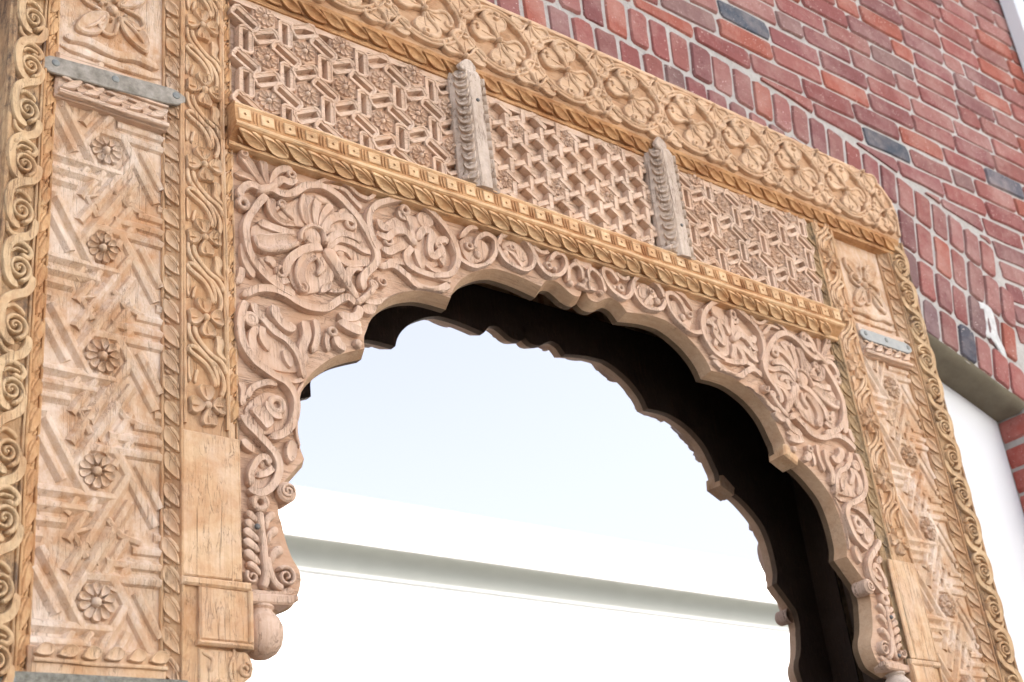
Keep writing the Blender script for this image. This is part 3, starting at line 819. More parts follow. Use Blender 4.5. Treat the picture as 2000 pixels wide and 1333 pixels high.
# ---- crown board
CY = -.012
topz = lambda x: 1.908 + .012 * math.cos(x * 1.4) + .002 * noise.noise(Vector((x * 9, 1, 1)))
pts = [(-1.17, 1.712), (1.135, 1.712), (1.150, 1.735), (1.160, 1.80), (1.152, 1.85), (1.125, 1.885), (1.085, 1.902)] + [(x, topz(x) - .006 * (x > 1)) for x in np.linspace(1.04, -1.17, 60)]
b = MB(); b.prism(pts, -.095, -CY, .003)
edge = [(x, topz(x) - .006) for x in np.linspace(-1.165, 1.04, 80)] + [(1.085, 1.895), (1.118, 1.878), (1.143, 1.846), (1.152, 1.80), (1.144, 1.74)]
e = MB(); e.ribbon(edge, .011, .008, 'round', sub=1, smooth=False)
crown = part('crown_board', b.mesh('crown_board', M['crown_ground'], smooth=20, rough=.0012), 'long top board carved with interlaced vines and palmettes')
sub('edge_bead', e.mesh('edge_bead', M['crown'], rough=.0012, y0=CY), crown)
def bulb(b, base, tip, w, h, curl=True):
    """lobed petal from base to tip: two swelling halves with a vein between, and a small curl at the tip"""
    p, q = np.array(base, float), np.array(tip, float); d = q - p; L = np.hypot(*d); d /= L; n = np.array([-d[1], d[0]])
    G = lambda a, c: tuple(p + d * a * L + n * c * w)
    b.petal([G(0, .04), G(.25, .13), G(.45, .40), G(.70, .54), G(.93, .42), G(1.02, .10), G(.99, -.08), G(.93, -.40), G(.70, -.54), G(.45, -.40), G(.25, -.13), G(0, -.04)], h * .62, .12, sub=3)
    b.ribbon([G(.0, .02), G(.30, .15), (G(.52, .38)), G(.76, .46), G(.96, .26), G(1.0, .0)], w * .26, h, 'round', sub=5, taper=(.6, .9))
    b.ribbon([G(.02, -.03), G(.40, -.03), G(.66, -.04)], w * .13, h * .8, sub=4, taper=(1, .5))
    if curl:
        b.ribbon([G(1.0, .02), G(.95, -.16), G(.82, -.17), G(.77, -.04), G(.84, .05)], w * .15, h * .95, sub=3)
    b.ribbon([G(.28, -.15), G(.47, -.38), G(.72, -.48), G(.93, -.34)], w * .14, h * .8, 'round', sub=4, taper=(.6, .9))
U = .186
def crown_unit():
    b = MB(); h = .0165
    bulb(b, (0, .004), (-.005, .067), .062, h); bulb(b, (0, -.004), (.005, -.067), .062, h)
    bulb(b, (-.004, .002), (-.066, .014), .052, h * .9); bulb(b, (.004, -.002), (.066, -.014), .052, h * .9)
    b.dome((0, 0), .0075, h * 1.2)
    fm = b.mesh('palmette', M['crown'], rough=.0009)
    v = MB(); us = np.linspace(-U / 2, U / 2, 31)
    for sg in (1, -1):
        w_ = [(u, sg * (.076 * (max(0., math.cos(math.pi * u / U))) ** .55)) for u in us]
        w_[0] = (-U / 2, 0); w_[-1] = (U / 2, 0)
        v.ribbon(w_, .0155, .0125, 'groove', sub=1, smooth=False)
    v.dome((U / 2, 0), .0075, .0145, ry=.012)
    vm = v.mesh('vine', M['crown'], rough=.0009)
    tm = []
    for sg, L_ in ((1, .083), (-1, .079)):
        t = MB()
        bulb(t, (0, sg * (L_ - .003)), (.002 * sg, sg * .021), .056, h); bulb(t, (-.003, sg * (L_ - .001)), (-.050, sg * .062), .040, h * .85, sg < 0); bulb(t, (.003, sg * (L_ - .001)), (.050, sg * .062), .040, h * .85, sg < 0)
        t.dome((0, sg * L_), .007, h * 1.1)
        tm.append(t.mesh('half_palmette', M['crown'], rough=.0009))
    return fm, vm, tm
fm, vm, tm = crown_unit()
k_ = -5
while True:
    xx = -.17 + U * k_; k_ += 1
    if xx > 1.2: break
    if xx < -1.2: continue
    zc = 1.819
    if xx < 1.2:
        if xx > 1.105:
            sub('palmette', fm, crown, place(1.098, 1.80, CY, .1, .66, .9)); continue
        sub('palmette', fm, crown, place(xx, zc, CY, J(.04), 1 + J(.04), 1 + J(.03)))
        if xx < 1.09: sub('vine', vm, crown, place(xx, zc, CY, J(.01), 1.0, 1.0 + J(.02)))
        if xx + U / 2 < 1.08:
            for t_ in tm: sub('half_palmette', t_, crown, place(xx + U / 2, zc, CY, J(.03), 1 + J(.04), 1))
# moulding under the crown
V = []; Fc = []
xs = np.linspace(-1.168, 1.128, 120)
for i, x in enumerate(xs):
    wb = .0012 * noise.noise(Vector((x * 12, 5, 0)))
    V += [(x, 1.726 + wb, .014), (x, 1.720 + wb, .020), (x, 1.715, .018), (x, 1.692 + wb, .004), (x, 1.688 + wb, .0065), (x, 1.682 + wb, .0055), (x, 1.680, -.03), (x, 1.726, -.03)]
    if i:
        for q in range(7): Fc.append(((i - 1) * 8 + q, i * 8 + q, i * 8 + q + 1, (i - 1) * 8 + q + 1))
b = MB(); b.add(V, Fc)
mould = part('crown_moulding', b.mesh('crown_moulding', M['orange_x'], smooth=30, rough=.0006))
ME['leaf_x'] = leaf_unit(.027, .060, .0075, M['orange_x'])
ang_m = math.atan2(.014, .023)
x = -1.15
while x < 1.10:
    m4 = Matrix.Translation((x, -.0185, 1.715)) @ Matrix.Rotation(ang_m, 4, 'X') @ Matrix.Rotation(math.radians(90), 4, 'Y') @ Matrix.Diagonal((1 + J(.05), 1 + J(.2), 1 + J(.08), 1))
    sub('leaf', ME['leaf_x'], mould, m4); x += .046

# ---- frieze: three lattice panels
FZ0, FZ1 = 1.415, 1.690
PITCH_H = .0925
def lattice_bar():
    b = MB(); L, w, h = .0315, .0152, .0112
    so = (.0200, .0052)
    out = [(-L, -w * .55), (-L + .006, -w), (L - .006, -w), (L, -w * .55), (L, w * .55), (L - .006, w), (-L + .006, w), (-L, w * .55)]
    inn = [(-so[0], -so[1]), (-so[0] + .001, -so[1]), (so[0] - .001, -so[1]), (so[0], -so[1]), (so[0], so[1]), (so[0] - .001, so[1]), (-so[0] + .001, so[1]), (-so[0], so[1])]
    rings = [(out, 1.0, -.008), (out, .985, h * .8), (out, .95, h), (out, .84, h * .96), (out, .80, h * .8), (inn, 1.15, h * .74), (inn, 1.0, -.006), ]
    n = 8; V = []
    for o, s_, z_ in rings: V += [(a * s_, c * s_, z_) for a, c in o]
    Fc = []
    for r in range(len(rings) - 1):
        for i in range(n):
            j = (i + 1) % n; Fc.append((r * n + i, r * n + j, (r + 1) * n + j, (r + 1) * n + i))
    Fc.append(tuple((len(rings) - 1) * n + i for i in range(n)))
    b.add(V, Fc)
    return b.mesh('lattice_bar', M['frieze'], smooth=22, rough=.0008)
ME['bar'] = lattice_bar()
def hex_plate(ap):
    b = MB(); R_ = ap * 2 / math.sqrt(3)
    hx = lambda s_: [(R_ * s_ * math.cos(math.radians(60 * i)), R_ * s_ * math.sin(math.radians(60 * i))) for i in range(6)]
    rings = [(1, -.008), (.985, .0072), (.95, .008), (.915, .0062), (.88, .0075), (.85, .0055)]
    V = []; Fc = []
    for s_, z_ in rings: V += [(a, c, z_) for a, c in hx(s_)]
    for r in range(len(rings) - 1):
        for i in range(6):
            j = (i + 1) % 6; Fc.append((r * 6 + i, r * 6 + j, (r + 1) * 6 + j, (r + 1) * 6 + i))
    Fc.append(tuple((len(rings) - 1) * 6 + i for i in range(6)))
    b.add(V, Fc)
    return b.mesh('hexagon', M['frieze'], smooth=20, rough=.0006)
ME['hex'] = hex_plate(.0258)
ME['hex_small'] = hex_plate(.0235)
def lattice_bay(x0, x1, org, label):
    b = MB(); b.prism(rect(x0, x1, FZ0, FZ1), -.09, -.013)
    bay = part('lattice_panel', b.mesh('lattice_panel', M['frieze'], smooth=0), label)
    a1 = np.array([PITCH_H * math.sqrt(3) / 2, PITCH_H / 2]); a2 = np.array([0, PITCH_H])
    seen = set()
    for i in range(-9, 10):
        for j in range(-9, 10):
            c = np.array(org) + a1 * i + a2 * j
            if x0 - .01 < c[0] < x1 + .01 and FZ0 + .005 < c[1] < FZ1 + .0:
                sub('hexagon', ME['hex'], bay, place(c[0], c[1], .006, math.radians(28) + J(.02)))
                sub('rosette', ME['rosette_hex'], bay, place(c[0] + J(.0015), c[1] + J(.0015), .0008, J(.4), 1 + J(.05), 1 + J(.05)))
            for k_, dv in enumerate((a2, a1, a1 - a2)):
                m_ = c + dv / 2
                if x0 + .004 < m_[0] < x1 - .004 and FZ0 + .02 < m_[1] < FZ1 - .008:
                    an = math.atan2(dv[1], dv[0]) + math.pi / 2 + math.radians(28)
                    sub('lattice_bar', ME['bar'], bay, place(m_[0] + J(.001), m_[1] + J(.001), .006, an + J(.02), 1 + J(.04), 1 + J(.05), 0, 1 + J(.12)))
    return bay
lattice_bay(-.772, -.275, (-.624, 1.614), 'frieze panel of slotted hexagon lattice with rosettes, beside the left post')
lattice_bay(.285, .772, (.547, 1.587), 'frieze panel of slotted hexagon lattice with rosettes, beside the right post')
# middle bay: finer key pattern with sparse rosettes
b = MB(); b.prism(rect(-.265, .275, FZ0, FZ1), -.09, -.0125)
bay = part('lattice_panel', b.mesh('lattice_panel', M['frieze'], smooth=0), 'middle frieze panel of fine zigzag key lattice with a few rosettes')
d2 = .0535; e2 = d2 / math.sqrt(3)
th0 = math.atan2(-.131, .033) - math.radians(19.1) - math.radians(60)
b1 = np.array([math.cos(math.radians(30)), math.sin(math.radians(30))]) * d2; b2 = np.array([0, d2])
o0 = np.array((-.137, 1.621))
def key_strip():
    b = MB(); L = e2 * .5
    b.ribbon([(-L * 1.42, 0), (0, 0), (L * 1.42, 0)], .0118, .017, 'flat', sub=4, base=-.002)
    return b.mesh('lattice_strip', M['frieze'], smooth=25, rough=.0009)
ME['key'] = key_strip()
def key_y():
    b = MB()
    for k_ in range(3):
        t = math.radians(30 + 120 * k_); b.ribbon([(0, 0), (.0145 * math.cos(t), .0145 * math.sin(t))], .0085, .0095, 'flat', sub=3)
    return b.mesh('lattice_key', M['frieze'], smooth=25, rough=.0008)
ME['key_y'] = key_y()
for i in range(-14, 15):
    for j in range(-14, 15):
        c = o0 + b1 * i + b2 * j
        ros = (i + 3 * j) % 7 == 0 or False
        if -.26 < c[0] < .268 and FZ0 < c[1] < FZ1 + .01:
            if ros:
                sub('hexagon', ME['hex_small'], bay, place(c[0], c[1], .0065, math.radians(28))); sub('rosette', ME['rosette_hex'], bay, place(c[0], c[1], .0016, J(.4), .95, .95))
        for dv in (b2, b1, b1 - b2):
            m_ = c + dv / 2
            if -.262 < m_[0] < .272 and FZ0 + .01 < m_[1] < FZ1 - .006:
                an = math.atan2(dv[1], dv[0]) + math.pi / 2 + math.radians(28)
                sub('lattice_strip', ME['key'], bay, place(m_[0], m_[1], .0125, an + J(.03), 1 + J(.04), 1 + J(.1), 0, 1 + J(.08)))
# frayed edge strips of the frieze (top and bottom fillets)
for (za, zb) in ((1.668, 1.684), (1.432, 1.452)):
    b = MB(); V = []; Fc = []
    for i, x in enumerate(np.linspace(-.772, .772, 110)):
        n_ = noise.noise(Vector((x * 25, za, 0))) * .004 + noise.noise(Vector((x * 70, za, 3))) * .002
        V += [(x, za + (n_ if za > 1.6 else 0), -.02), (x, za + (n_ if za > 1.6 else 0), .0025), (x, zb + (n_ if za < 1.6 else 0), .0015), (x, zb + (n_ if za < 1.6 else 0), -.02)]
        if i:
            for q in range(3): Fc.append(((i - 1) * 4 + q, i * 4 + q, i * 4 + q + 1, (i - 1) * 4 + q + 1))
    b.add(V, Fc); part('frieze_fillet', b.mesh('frieze_fillet', M['frieze'], smooth=30, rough=.001))

# ---- pilasters between the panels
def crescent():
    b = MB()
    b.petal([(-.013, .007), (-.008, -.005), (.002, -.009), (.011, -.005), (.0135, .006), (.007, .001), (-.002, -.001), (-.008, .002)], .0085, .2, sub=3)
    b.dome((.003, .0045), .0065, .0055, ry=.004)
    return b.mesh('crescent', M['greyw'], rough=.0006)
ME['crescent'] = crescent()
for xm, n_c, lab in ((-.262, 12, 'left weathered pilaster with stacked crescent carving on the frieze'), (.268, 11, 'right weathered pilaster with worn leaf carving on the frieze')):
    V = []; Fc = []
    sec = [(-.040, -.004), (-.040, .008), (-.036, .011), (-.010, .036), (.014, .038), (.017, .035), (.036, .012), (.040, .006), (.040, -.004)]
    zs_ = np.linspace(1.425, 1.712, 22)
    for i, zz in enumerate(zs_):
        for u_, h_ in sec:
            top = max(0, (zz - 1.685) / .027); hh = h_ * (1 - .45 * top ** 2) if h_ > 0 else h_
            V.append((xm + u_ * (1 - .25 * top) + .0012 * noise.noise(Vector((zz * 30, u_ * 90, 1))), zz, hh + .001 * noise.noise(Vector((zz * 40, u_ * 60, 7)))))
        if i:
            m_ = len(sec)
            for q in range(m_ - 1): Fc.append(((i - 1) * m_ + q, (i - 1) * m_ + q + 1, i * m_ + q + 1, i * m_ + q))
    m_ = len(sec); Fc.append(tuple(range(m_ - 1, -1, -1))); Fc.append(tuple((len(zs_) - 1) * m_ + q for q in range(m_)))
    b = MB(); b.add(V, Fc)
    pil = part('pilaster', b.mesh('pilaster', M['greyw'], smooth=28, rough=.0008), lab)
    an = math.atan2(.025, .026)
    for i in range(n_c):
        zz = 1.448 + i * (.232 / (n_c - 1))
        sub('crescent', ME['crescent'], pil, place(xm - .0235, zz, -.0225, J(.08), 1.1 + J(.08), 1.15 + J(.1), -an, 1))
        sub('crescent', ME['crescent'], pil, place(xm + .0275, zz, -.0225, J(.08), -.8, 1.1, an * 1.1, 1))
    k = MB(); k.petal([(xm - .03, 1.70), (xm - .012, 1.688), (xm + .006, 1.694), (xm + .012, 1.712), (xm - .002, 1.728), (xm - .018, 1.722)], .007, .25); k.shift(dh=.026)
    sub('plaster_cap', k.mesh('plaster_cap', M['greyw'], smooth=60, rough=.004), pil)
    k = MB(); k.petal([(xm - .045, 1.437), (xm - .01, 1.428), (xm + .035, 1.424), (xm + .043, 1.434), (xm + .01, 1.446), (xm - .03, 1.452)], .03, .3)
    sub('plaster_foot', k.mesh('plaster_foot', M['greyw'], smooth=60, rough=.0025), pil)
    k = MB(); k.dome((xm + .003, 1.625 if xm < 0 else 1.50), .004, .0025); k.shift(dh=.0375)
    sub('nail', k.mesh('nail', M['nail'], smooth=60), pil)

# ---- cross beam
BX = .782
prof = [(1.436, .002), (1.4335, .020), (1.4305, .0265), (1.4265, .0285), (1.4235, .0265), (1.3915, .0295), (1.388, .0325), (1.384, .0325), (1.3815, .029), (1.3655, .0055), (1.3625, .0075), (1.358, .0065), (1.356, -.03), (1.436, -.03)]
b = MB(); V = []; Fc = []; n_ = len(prof)
xs = np.linspace(-BX, BX, 100)
for i, x in enumerate(xs):
    wv = .0013 * noise.noise(Vector((x * 7, 2, 2))) ; wh = .0009 * noise.noise(Vector((x * 15, 8, 2)))
    V += [(x, z_ + wv, h_ + wh) for z_, h_ in prof]
    if i:
        for q in range(n_): Fc.append(((i - 1) * n_ + q, i * n_ + q, i * n_ + (q + 1) % n_, (i - 1) * n_ + (q + 1) % n_))
Fc.append(tuple(range(n_))); Fc.append(tuple((len(xs) - 1) * n_ + q for q in range(n_ - 1, -1, -1)))
b.add(V, Fc)
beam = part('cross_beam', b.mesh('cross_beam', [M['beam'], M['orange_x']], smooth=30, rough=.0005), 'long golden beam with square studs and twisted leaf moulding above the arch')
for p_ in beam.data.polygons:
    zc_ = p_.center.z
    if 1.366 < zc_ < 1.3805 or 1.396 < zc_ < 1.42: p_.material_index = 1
def stud():
    b = MB(); a = .0115
    V = []; Fc = []
    sq = lambda s_, h_: [(-a * s_, -a * s_, h_), (a * s_, -a * s_, h_), (a * s_, a * s_, h_), (-a * s_, a * s_, h_)]
    dm = lambda s_, h_: [(0, -s_, h_), (s_, 0, h_), (0, s_, h_), (-s_, 0, h_)]
    V += sq(1, -.001) + sq(.97, .0026) + sq(.88, .0032)
    dd = [(-.0007, -.0034, .0026), (.0034, -.0007, .0026), (.0007, .0034, .0026), (-.0034, .0007, .0026)]
    V += dd + [(v[0] * .6, v[1] * .6, -.004) for v in dd]
    for r in range(4):
        for i in range(4):
            j = (i + 1) % 4; Fc.append((r * 4 + i, r * 4 + j, (r + 1) * 4 + j, (r + 1) * 4 + i))
    Fc.append((16, 17, 18, 19))
    b.add(V, Fc); return b.mesh('stud', M['beam'], smooth=25, rough=.0005)
def divider():
    b = MB()
    for u_ in (-.0032, .0032): b.ribbon([(u_, -.0125), (u_, .0125)], .0038, .0028, 'round', sub=4)
    return b.mesh('divider', M['orange_x'], rough=.0004)
ME['stud'], ME['divider'] = stud(), divider()
ME['leaf_beam'] = leaf_unit(.0285, .058, .0085, M['beam'])
step = .0425
x = -.766
while x < .77:
    tx = math.atan2(.003, .032)
    m4 = Matrix.Translation((x, -.0282, 1.4075)) @ Matrix.Rotation(-tx, 4, 'X') @ Matrix.Rotation(J(.04), 4, 'Y') @ Matrix.Diagonal((1 + J(.06), 1, 1.02 + J(.05), 1))
    sub('stud', ME['stud'], beam, m4)
    if x + step < .775:
        sub('divider', ME['divider'], beam, Matrix.Translation((x + step / 2, -.0282, 1.4075)) @ Matrix.Rotation(-tx, 4, 'X') @ Matrix.Rotation(J(.06), 4, 'Y'))
    x += step
ang_b = math.atan2(.0235, .016)
x = -.775
while x < .735:
    m4 = Matrix.Translation((x, -.0287, 1.3815)) @ Matrix.Rotation(ang_b, 4, 'X') @ Matrix.Rotation(math.radians(90), 4, 'Y') @ Matrix.Diagonal((1 + J(.05), 1 + J(.15), 1 + J(.08), 1))
    sub('leaf', ME['leaf_beam'], beam, m4); x += .0432

# ---- spandrel: scalloped board
SY, SBACK = .012, .052
FR = [(532.6, 1182.8), (563.5, 1173), (579.8, 1164.9), (587, 1140.5), (587, 1124), (581, 1108), (572, 1093.4), (563, 1072), (555, 1046), (549, 1020), (544, 1004), (542.6, 981), (543, 962), (548, 949),
      (594, 897), (585, 872), (582, 843.8), (582, 810), (585, 782), (593, 752), (608, 730), (634.7, 708), (657.8, 695), (684, 687), (712, 681), (711, 659), (716, 645), (725, 619), (737, 599), (761, 580.6), (788, 571), (821.6, 568), (852, 573.6), (880, 582),
      (883, 571), (892.5, 555), (912.7, 538), (939.7, 528), (960, 525.6), (974.5, 527), (1006, 537), (1034, 549), (1057, 560), (1063, 552), (1071, 548), (1086, 550), (1102, 562), (1118, 576), (1134, 577), (1141, 562)]
left = unproj(FR, SY)
left = [(x, z) for x, z in left if x < -.004] + [(0.0, unproj([(1144, 546)], SY)[0][1])]
tips = [i for i, q in enumerate(FR) if q in ((594, 897), (712, 681), (880, 582), (1057, 560), (548, 949))]
def densify(pl, tipset):
    out = []; run = [pl[0]]
    for i in range(1, len(pl)):
        run.append(pl[i])
        if i in tipset or i == len(pl) - 1:
            out += [tuple(q) for q in catmull(run, 3)][:-1]; run = [pl[i]]
    out.append(pl[-1]); return out
left_s = densify(left, set(tips))
right_s = [(-x, z) for x, z in left_s[:-1]][::-1]
edge_f = left_s + right_s
def offset_open(pl, d):
    P = [np.array(q) for q in pl]; out = []
    for i in range(len(P)):
        a = P[i] - P[max(i - 1, 0)]; c = P[min(i + 1, len(P) - 1)] - P[i]
        if i == 0: a = c
        if i == len(P) - 1: c = a
        a = a / (np.hypot(*a) + 1e-9); c = c / (np.hypot(*c) + 1e-9)
        na = np.array([a[1], -a[0]]); nc = np.array([c[1], -c[0]]); m_ = na + nc; m_ /= np.hypot(*m_) + 1e-9
        out.append(tuple(P[i] + m_ * d / max(.5, float(m_ @ na))))
    return out
OFF = .010
edge_m = offset_open(edge_f, OFF)                 # towards the opening
e0, e1 = left_s[0], right_s[-1]
outer = [(.771, e1[1] + .004), (.771, 1.372), (-.771, 1.372), (-.771, e0[1] + .004)]
ftop = edge_f + outer; n_e = len(edge_f); n_a = len(ftop)
edge_b = edge_m
V = [(a, c, -SY) for a, c in ftop] + [(a, c, -(SY + .026)) for a, c in edge_m] + [(a, c, -SBACK) for a, c in edge_b] + [(a, c, -SBACK) for a, c in outer]
iF = list(range(n_a)); iM = [n_a + i for i in range(n_e)]; iB = [n_a + n_e + i for i in range(n_e)]; iO = [n_a + 2 * n_e + i for i in range(4)]
b = MB(); b.add(V, [tuple(iF[::-1])[::-1]])
spm = b
Fc = []
for i in range(n_e - 1): Fc += [(iF[i + 1], iF[i], iM[i], iM[i + 1]), (iM[i + 1], iM[i], iB[i], iB[i + 1])]
loop_b = iB + iO
Fc.append(tuple(loop_b[::-1]))
of = [n_e - 1] + list(range(n_e, n_a)) + [0]; ob = [iB[-1]] + iO + [iB[0]]; om = [iM[-1]] + iO + [iM[0]]
for i in range(5): Fc.append((of[i], of[i + 1], ob[i + 1], ob[i]))
Fc.append((of[0], ob[0], iM[-1])); Fc.append((of[5], iM[0], ob[5]))
spm.f += Fc
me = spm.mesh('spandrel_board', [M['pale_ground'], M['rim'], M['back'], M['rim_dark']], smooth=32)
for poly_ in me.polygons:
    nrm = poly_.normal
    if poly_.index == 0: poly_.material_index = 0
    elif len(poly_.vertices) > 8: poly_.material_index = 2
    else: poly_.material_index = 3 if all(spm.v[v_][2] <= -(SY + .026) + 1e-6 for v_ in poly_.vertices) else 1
import bmesh
bm_ = bmesh.new(); bm_.from_mesh(me); bmesh.ops.recalc_face_normals(bm_, faces=bm_.faces); bmesh.ops.triangulate(bm_, faces=[f_ for f_ in bm_.faces if len(f_.verts) > 4]); bm_.to_mesh(me); bm_.free()
sp = part('spandrel_board', me, 'pale scalloped arch board carved with scrolling vines and blossoms')

Z5 = lambda l: zoomed(l, 440, 270, 2.9615, SY - .008)
Z7 = lambda l: zoomed(l, 880, 400, 3.173, SY - .008)
Z6 = lambda l: zoomed(l, 440, 560, 3.0306, SY - .008)
Z8 = lambda l: zoomed(l, 440, 900, 3.0769, SY - .008)
PXM = .00081                                       # metres per photo pixel here, for stroke widths
H = .0145
WID = 1.2
POLY = np.array(ftop); EDGE = np.array(edge_f)
def keep_inside(b):
    q = np.array(b.v); x, y = q[:, 0], q[:, 1]; ins = np.zeros(len(q), bool); n = len(POLY)
    for i in range(n):
        (x0, y0), (x1, y1) = POLY[i], POLY[(i + 1) % n]
        c = ((y0 > y) != (y1 > y)) & (x < (x1 - x0) * (y - y0) / (y1 - y0 + 1e-12) + x0); ins ^= c
    for i in np.where(~ins)[0]:
        if y[i] > 1.36 or abs(x[i]) > .765: continue
        d = np.hypot(EDGE[:, 0] - x[i], EDGE[:, 1] - y[i]); k_ = int(d.argmin()); q[i, :2] = EDGE[k_]; q[i, 2] *= .6
    b.v = [tuple(v_) for v_ in q]; return b
def strokes(lst, T, sc):
    '''every touching cluster of strokes becomes a mesh of its own'''
    items = []
    for it in lst:
        b = MB(); kind = it[0]
        if kind == 's': b.ribbon(T(it[1]), WID * (1.2 if T is Z8 else 1.0) * it[2] / sc * PXM, H * (it[3] if len(it) > 3 else 1), it[4] if len(it) > 4 else 'flat', sub=6, taper=it[5] if len(it) > 5 else (1, 1))
        elif kind == 'p': b.petal(T(it[1]), H * (it[2] if len(it) > 2 else .9), it[3] if len(it) > 3 else .3)
        elif kind == 'o':                            # rolled curl: ring with a hollow eye
            c = T([it[1]])[0]; r = WID * it[2] / sc * PXM
            b.ribbon([(c[0] + r * .72 * math.cos(t), c[1] + r * .72 * math.sin(t)) for t in np.linspace(0, 2 * math.pi, 14, endpoint=False)], r * .85, H * .95, 'round', sub=2, closed=True)
        elif kind == 'd':
            c = T([it[1]])[0]; r = it[2] / sc * PXM; b.dome(c, r, H * (it[3] if len(it) > 3 else 1), 16)
        elif kind == 'v':
            c = T([it[1]])[0]; r = it[2] / sc * PXM; b.ribbon(spiral(c, r, it[3], it[4], it[5], 26, r * .12), it[6] / sc * PXM, H * .95, 'round', sub=2, taper=(1.2, .7))
        items.append(keep_inside(b))
    arr = [np.array([q[:2] for q in b.v]) for b in items]; grp = list(range(len(items)))
    for i in range(len(items)):
        for j in range(i):
            d = np.hypot(arr[i][:, None, 0] - arr[j][None, :, 0], arr[i][:, None, 1] - arr[j][None, :, 1]).min()
            if d < .003:
                gi, gj = grp[i], grp[j]; grp = [gj if g_ == gi else g_ for g_ in grp]
    out = {}
    for b, g_ in zip(items, grp): out.setdefault(g_, MB()).add(b.v, b.f)
    return list(out.values())
SP = {}
SP['ring_vine'] = (Z5, 2.96, [
    ('s', [(235, 330), (180, 395), (128, 470), (112, 560), (130, 660), (180, 750), (250, 825), (330, 880), (400, 915)], 44, 1.0),
    ('s', [(180, 310), (250, 300), (320, 335), (390, 322), (460, 283), (550, 288), (640, 340), (720, 420), (785, 505), (835, 595), (865, 665), (862, 725), (812, 780), (782, 830), (795, 885)], 46, 1.05),
    ('s', [(95, 915), (170, 880), (260, 880), (340, 910), (420, 958), (500, 988), (580, 988), (650, 945), (700, 930), (745, 965)], 44, 1.0)])
SP['blossom'] = (Z5, 2.96, [
    ('d', (500, 572), 72, 1.0),
    ('s', [(430, 610), (440, 550), (495, 518), (555, 545), (570, 620)], 26, 1.15, 'round'),
    ('s', [(255, 345), (270, 430), (325, 488), (410, 505)], 58, .9, 'cup', (1.1, .5)),
    ('s', [(285, 430), (330, 390), (340, 420), (400, 480)], 24, .8, 'round'),
    ('o', (325, 392), 26),
    ('s', [(470, 330), (448, 400), (462, 470), (480, 505)], 66, .9, 'cup', (1.1, .6)),
    ('s', [(540, 350), (520, 420), (520, 500)], 56, .75, 'flat', (1, .6)), ('s', [(620, 380), (570, 440), (545, 510)], 50, .7, 'flat', (1, .6)),
    ('s', [(515, 330), (550, 370), (600, 375)], 30, .8, 'round'),
    ('s', [(560, 560), (590, 490), (650, 460), (720, 470), (760, 500)], 52, .95), ('o', (722, 500), 36),
    ('p', [(650, 420), (690, 410), (715, 455), (680, 480), (645, 460)], .9),
    ('s', [(575, 615), (620, 570), (690, 560), (760, 590), (775, 610)], 44, 1.0), ('s', [(585, 640), (640, 595), (720, 610), (790, 655), (840, 665)], 40, .95),
    ('s', [(600, 660), (640, 640), (700, 660), (730, 700)], 40, .85), ('d', (660, 660), 40, .8),
    ('s', [(640, 690), (700, 730), (770, 730), (840, 720)], 46, .85), ('s', [(700, 850), (705, 790), (740, 750), (800, 760)], 52, .85),
    ('s', [(430, 590), (330, 595), (240, 605), (165, 585)], 84, .95, 'cup', (.8, 1.1)), ('s', [(420, 565), (300, 530), (190, 490)], 56, .85, 'flat', (.7, 1)),
    ('s', [(165, 560), (185, 630), (250, 650), (340, 640), (430, 610)], 34, 1.05, 'round'),
    ('s', [(560, 640), (480, 645), (400, 680), (350, 740), (345, 800)], 50, .95), ('o', (318, 775), 34), ('s', [(225, 700), (260, 710), (285, 750)], 46, .8), ('s', [(270, 790), (310, 830), (370, 820)], 40, .8),
    ('s', [(520, 670), (455, 710), (425, 780), (440, 850), (480, 890)], 62, 1.0, 'cup'), ('s', [(510, 680), (545, 740), (530, 790), (560, 750), (550, 690)], 30, .95, 'round'),
    ('v', (440, 870), 36, 1.2, 1.5, True, 16),
    ('s', [(575, 640), (625, 720), (680, 810), (735, 895), (770, 935)], 78, 1.1, 'round', (1.15, .6)),
    ('p', [(630, 865), (690, 870), (680, 895), (600, 890)], .6), ('p', [(560, 850), (620, 830), (600, 880), (550, 900)], .6)])
SP['blossom'][2].extend([
    ('p', [(165, 500), (280, 510), (420, 560), (440, 610), (330, 640), (190, 650), (150, 590)], .5, .1), ('p', [(300, 440), (440, 330), (560, 330), (640, 400), (600, 480), (520, 510), (420, 510)], .45, .2),
    ('p', [(580, 560), (640, 450), (760, 470), (840, 600), (850, 700), (760, 760), (640, 700)], .45, .15), ('p', [(350, 720), (420, 660), (560, 650), (640, 760), (600, 860), (480, 900), (400, 860)], .45, .15),
    ('p', [(200, 690), (270, 690), (340, 760), (330, 830), (260, 790)], .4, .1)])
SP['corner_leaf'] = (Z5, 2.96, [
    ('s', [(240, 300), (185, 230), (130, 150), (85, 90)], 60, .9, 'cup', (.5, 1.1)), ('o', (105, 95), 24),
    ('s', [(250, 290), (225, 210), (212, 130)], 48, .9, 'cup', (.5, 1.1)), ('s', [(255, 285), (285, 205), (345, 180), (390, 200)], 52, .9, 'flat', (.5, 1)), ('s', [(275, 280), (320, 245), (370, 260), (410, 230)], 46, .85),
    ('o', (380, 215), 28), ('s', [(235, 300), (150, 235), (60, 200)], 46, .8, 'cup', (.5, 1)), ('s', [(215, 310), (140, 275), (90, 300), (80, 350)], 44, .9), ('o', (100, 380), 36),
    ('s', [(180, 320), (230, 305), (290, 270)], 44, 1.2, 'round'),
    ('s', [(90, 600), (110, 700), (150, 780), (170, 800)], 50, .75, 'flat', (.4, 1)), ('s', [(70, 840), (90, 800), (100, 740)], 40, .6)])
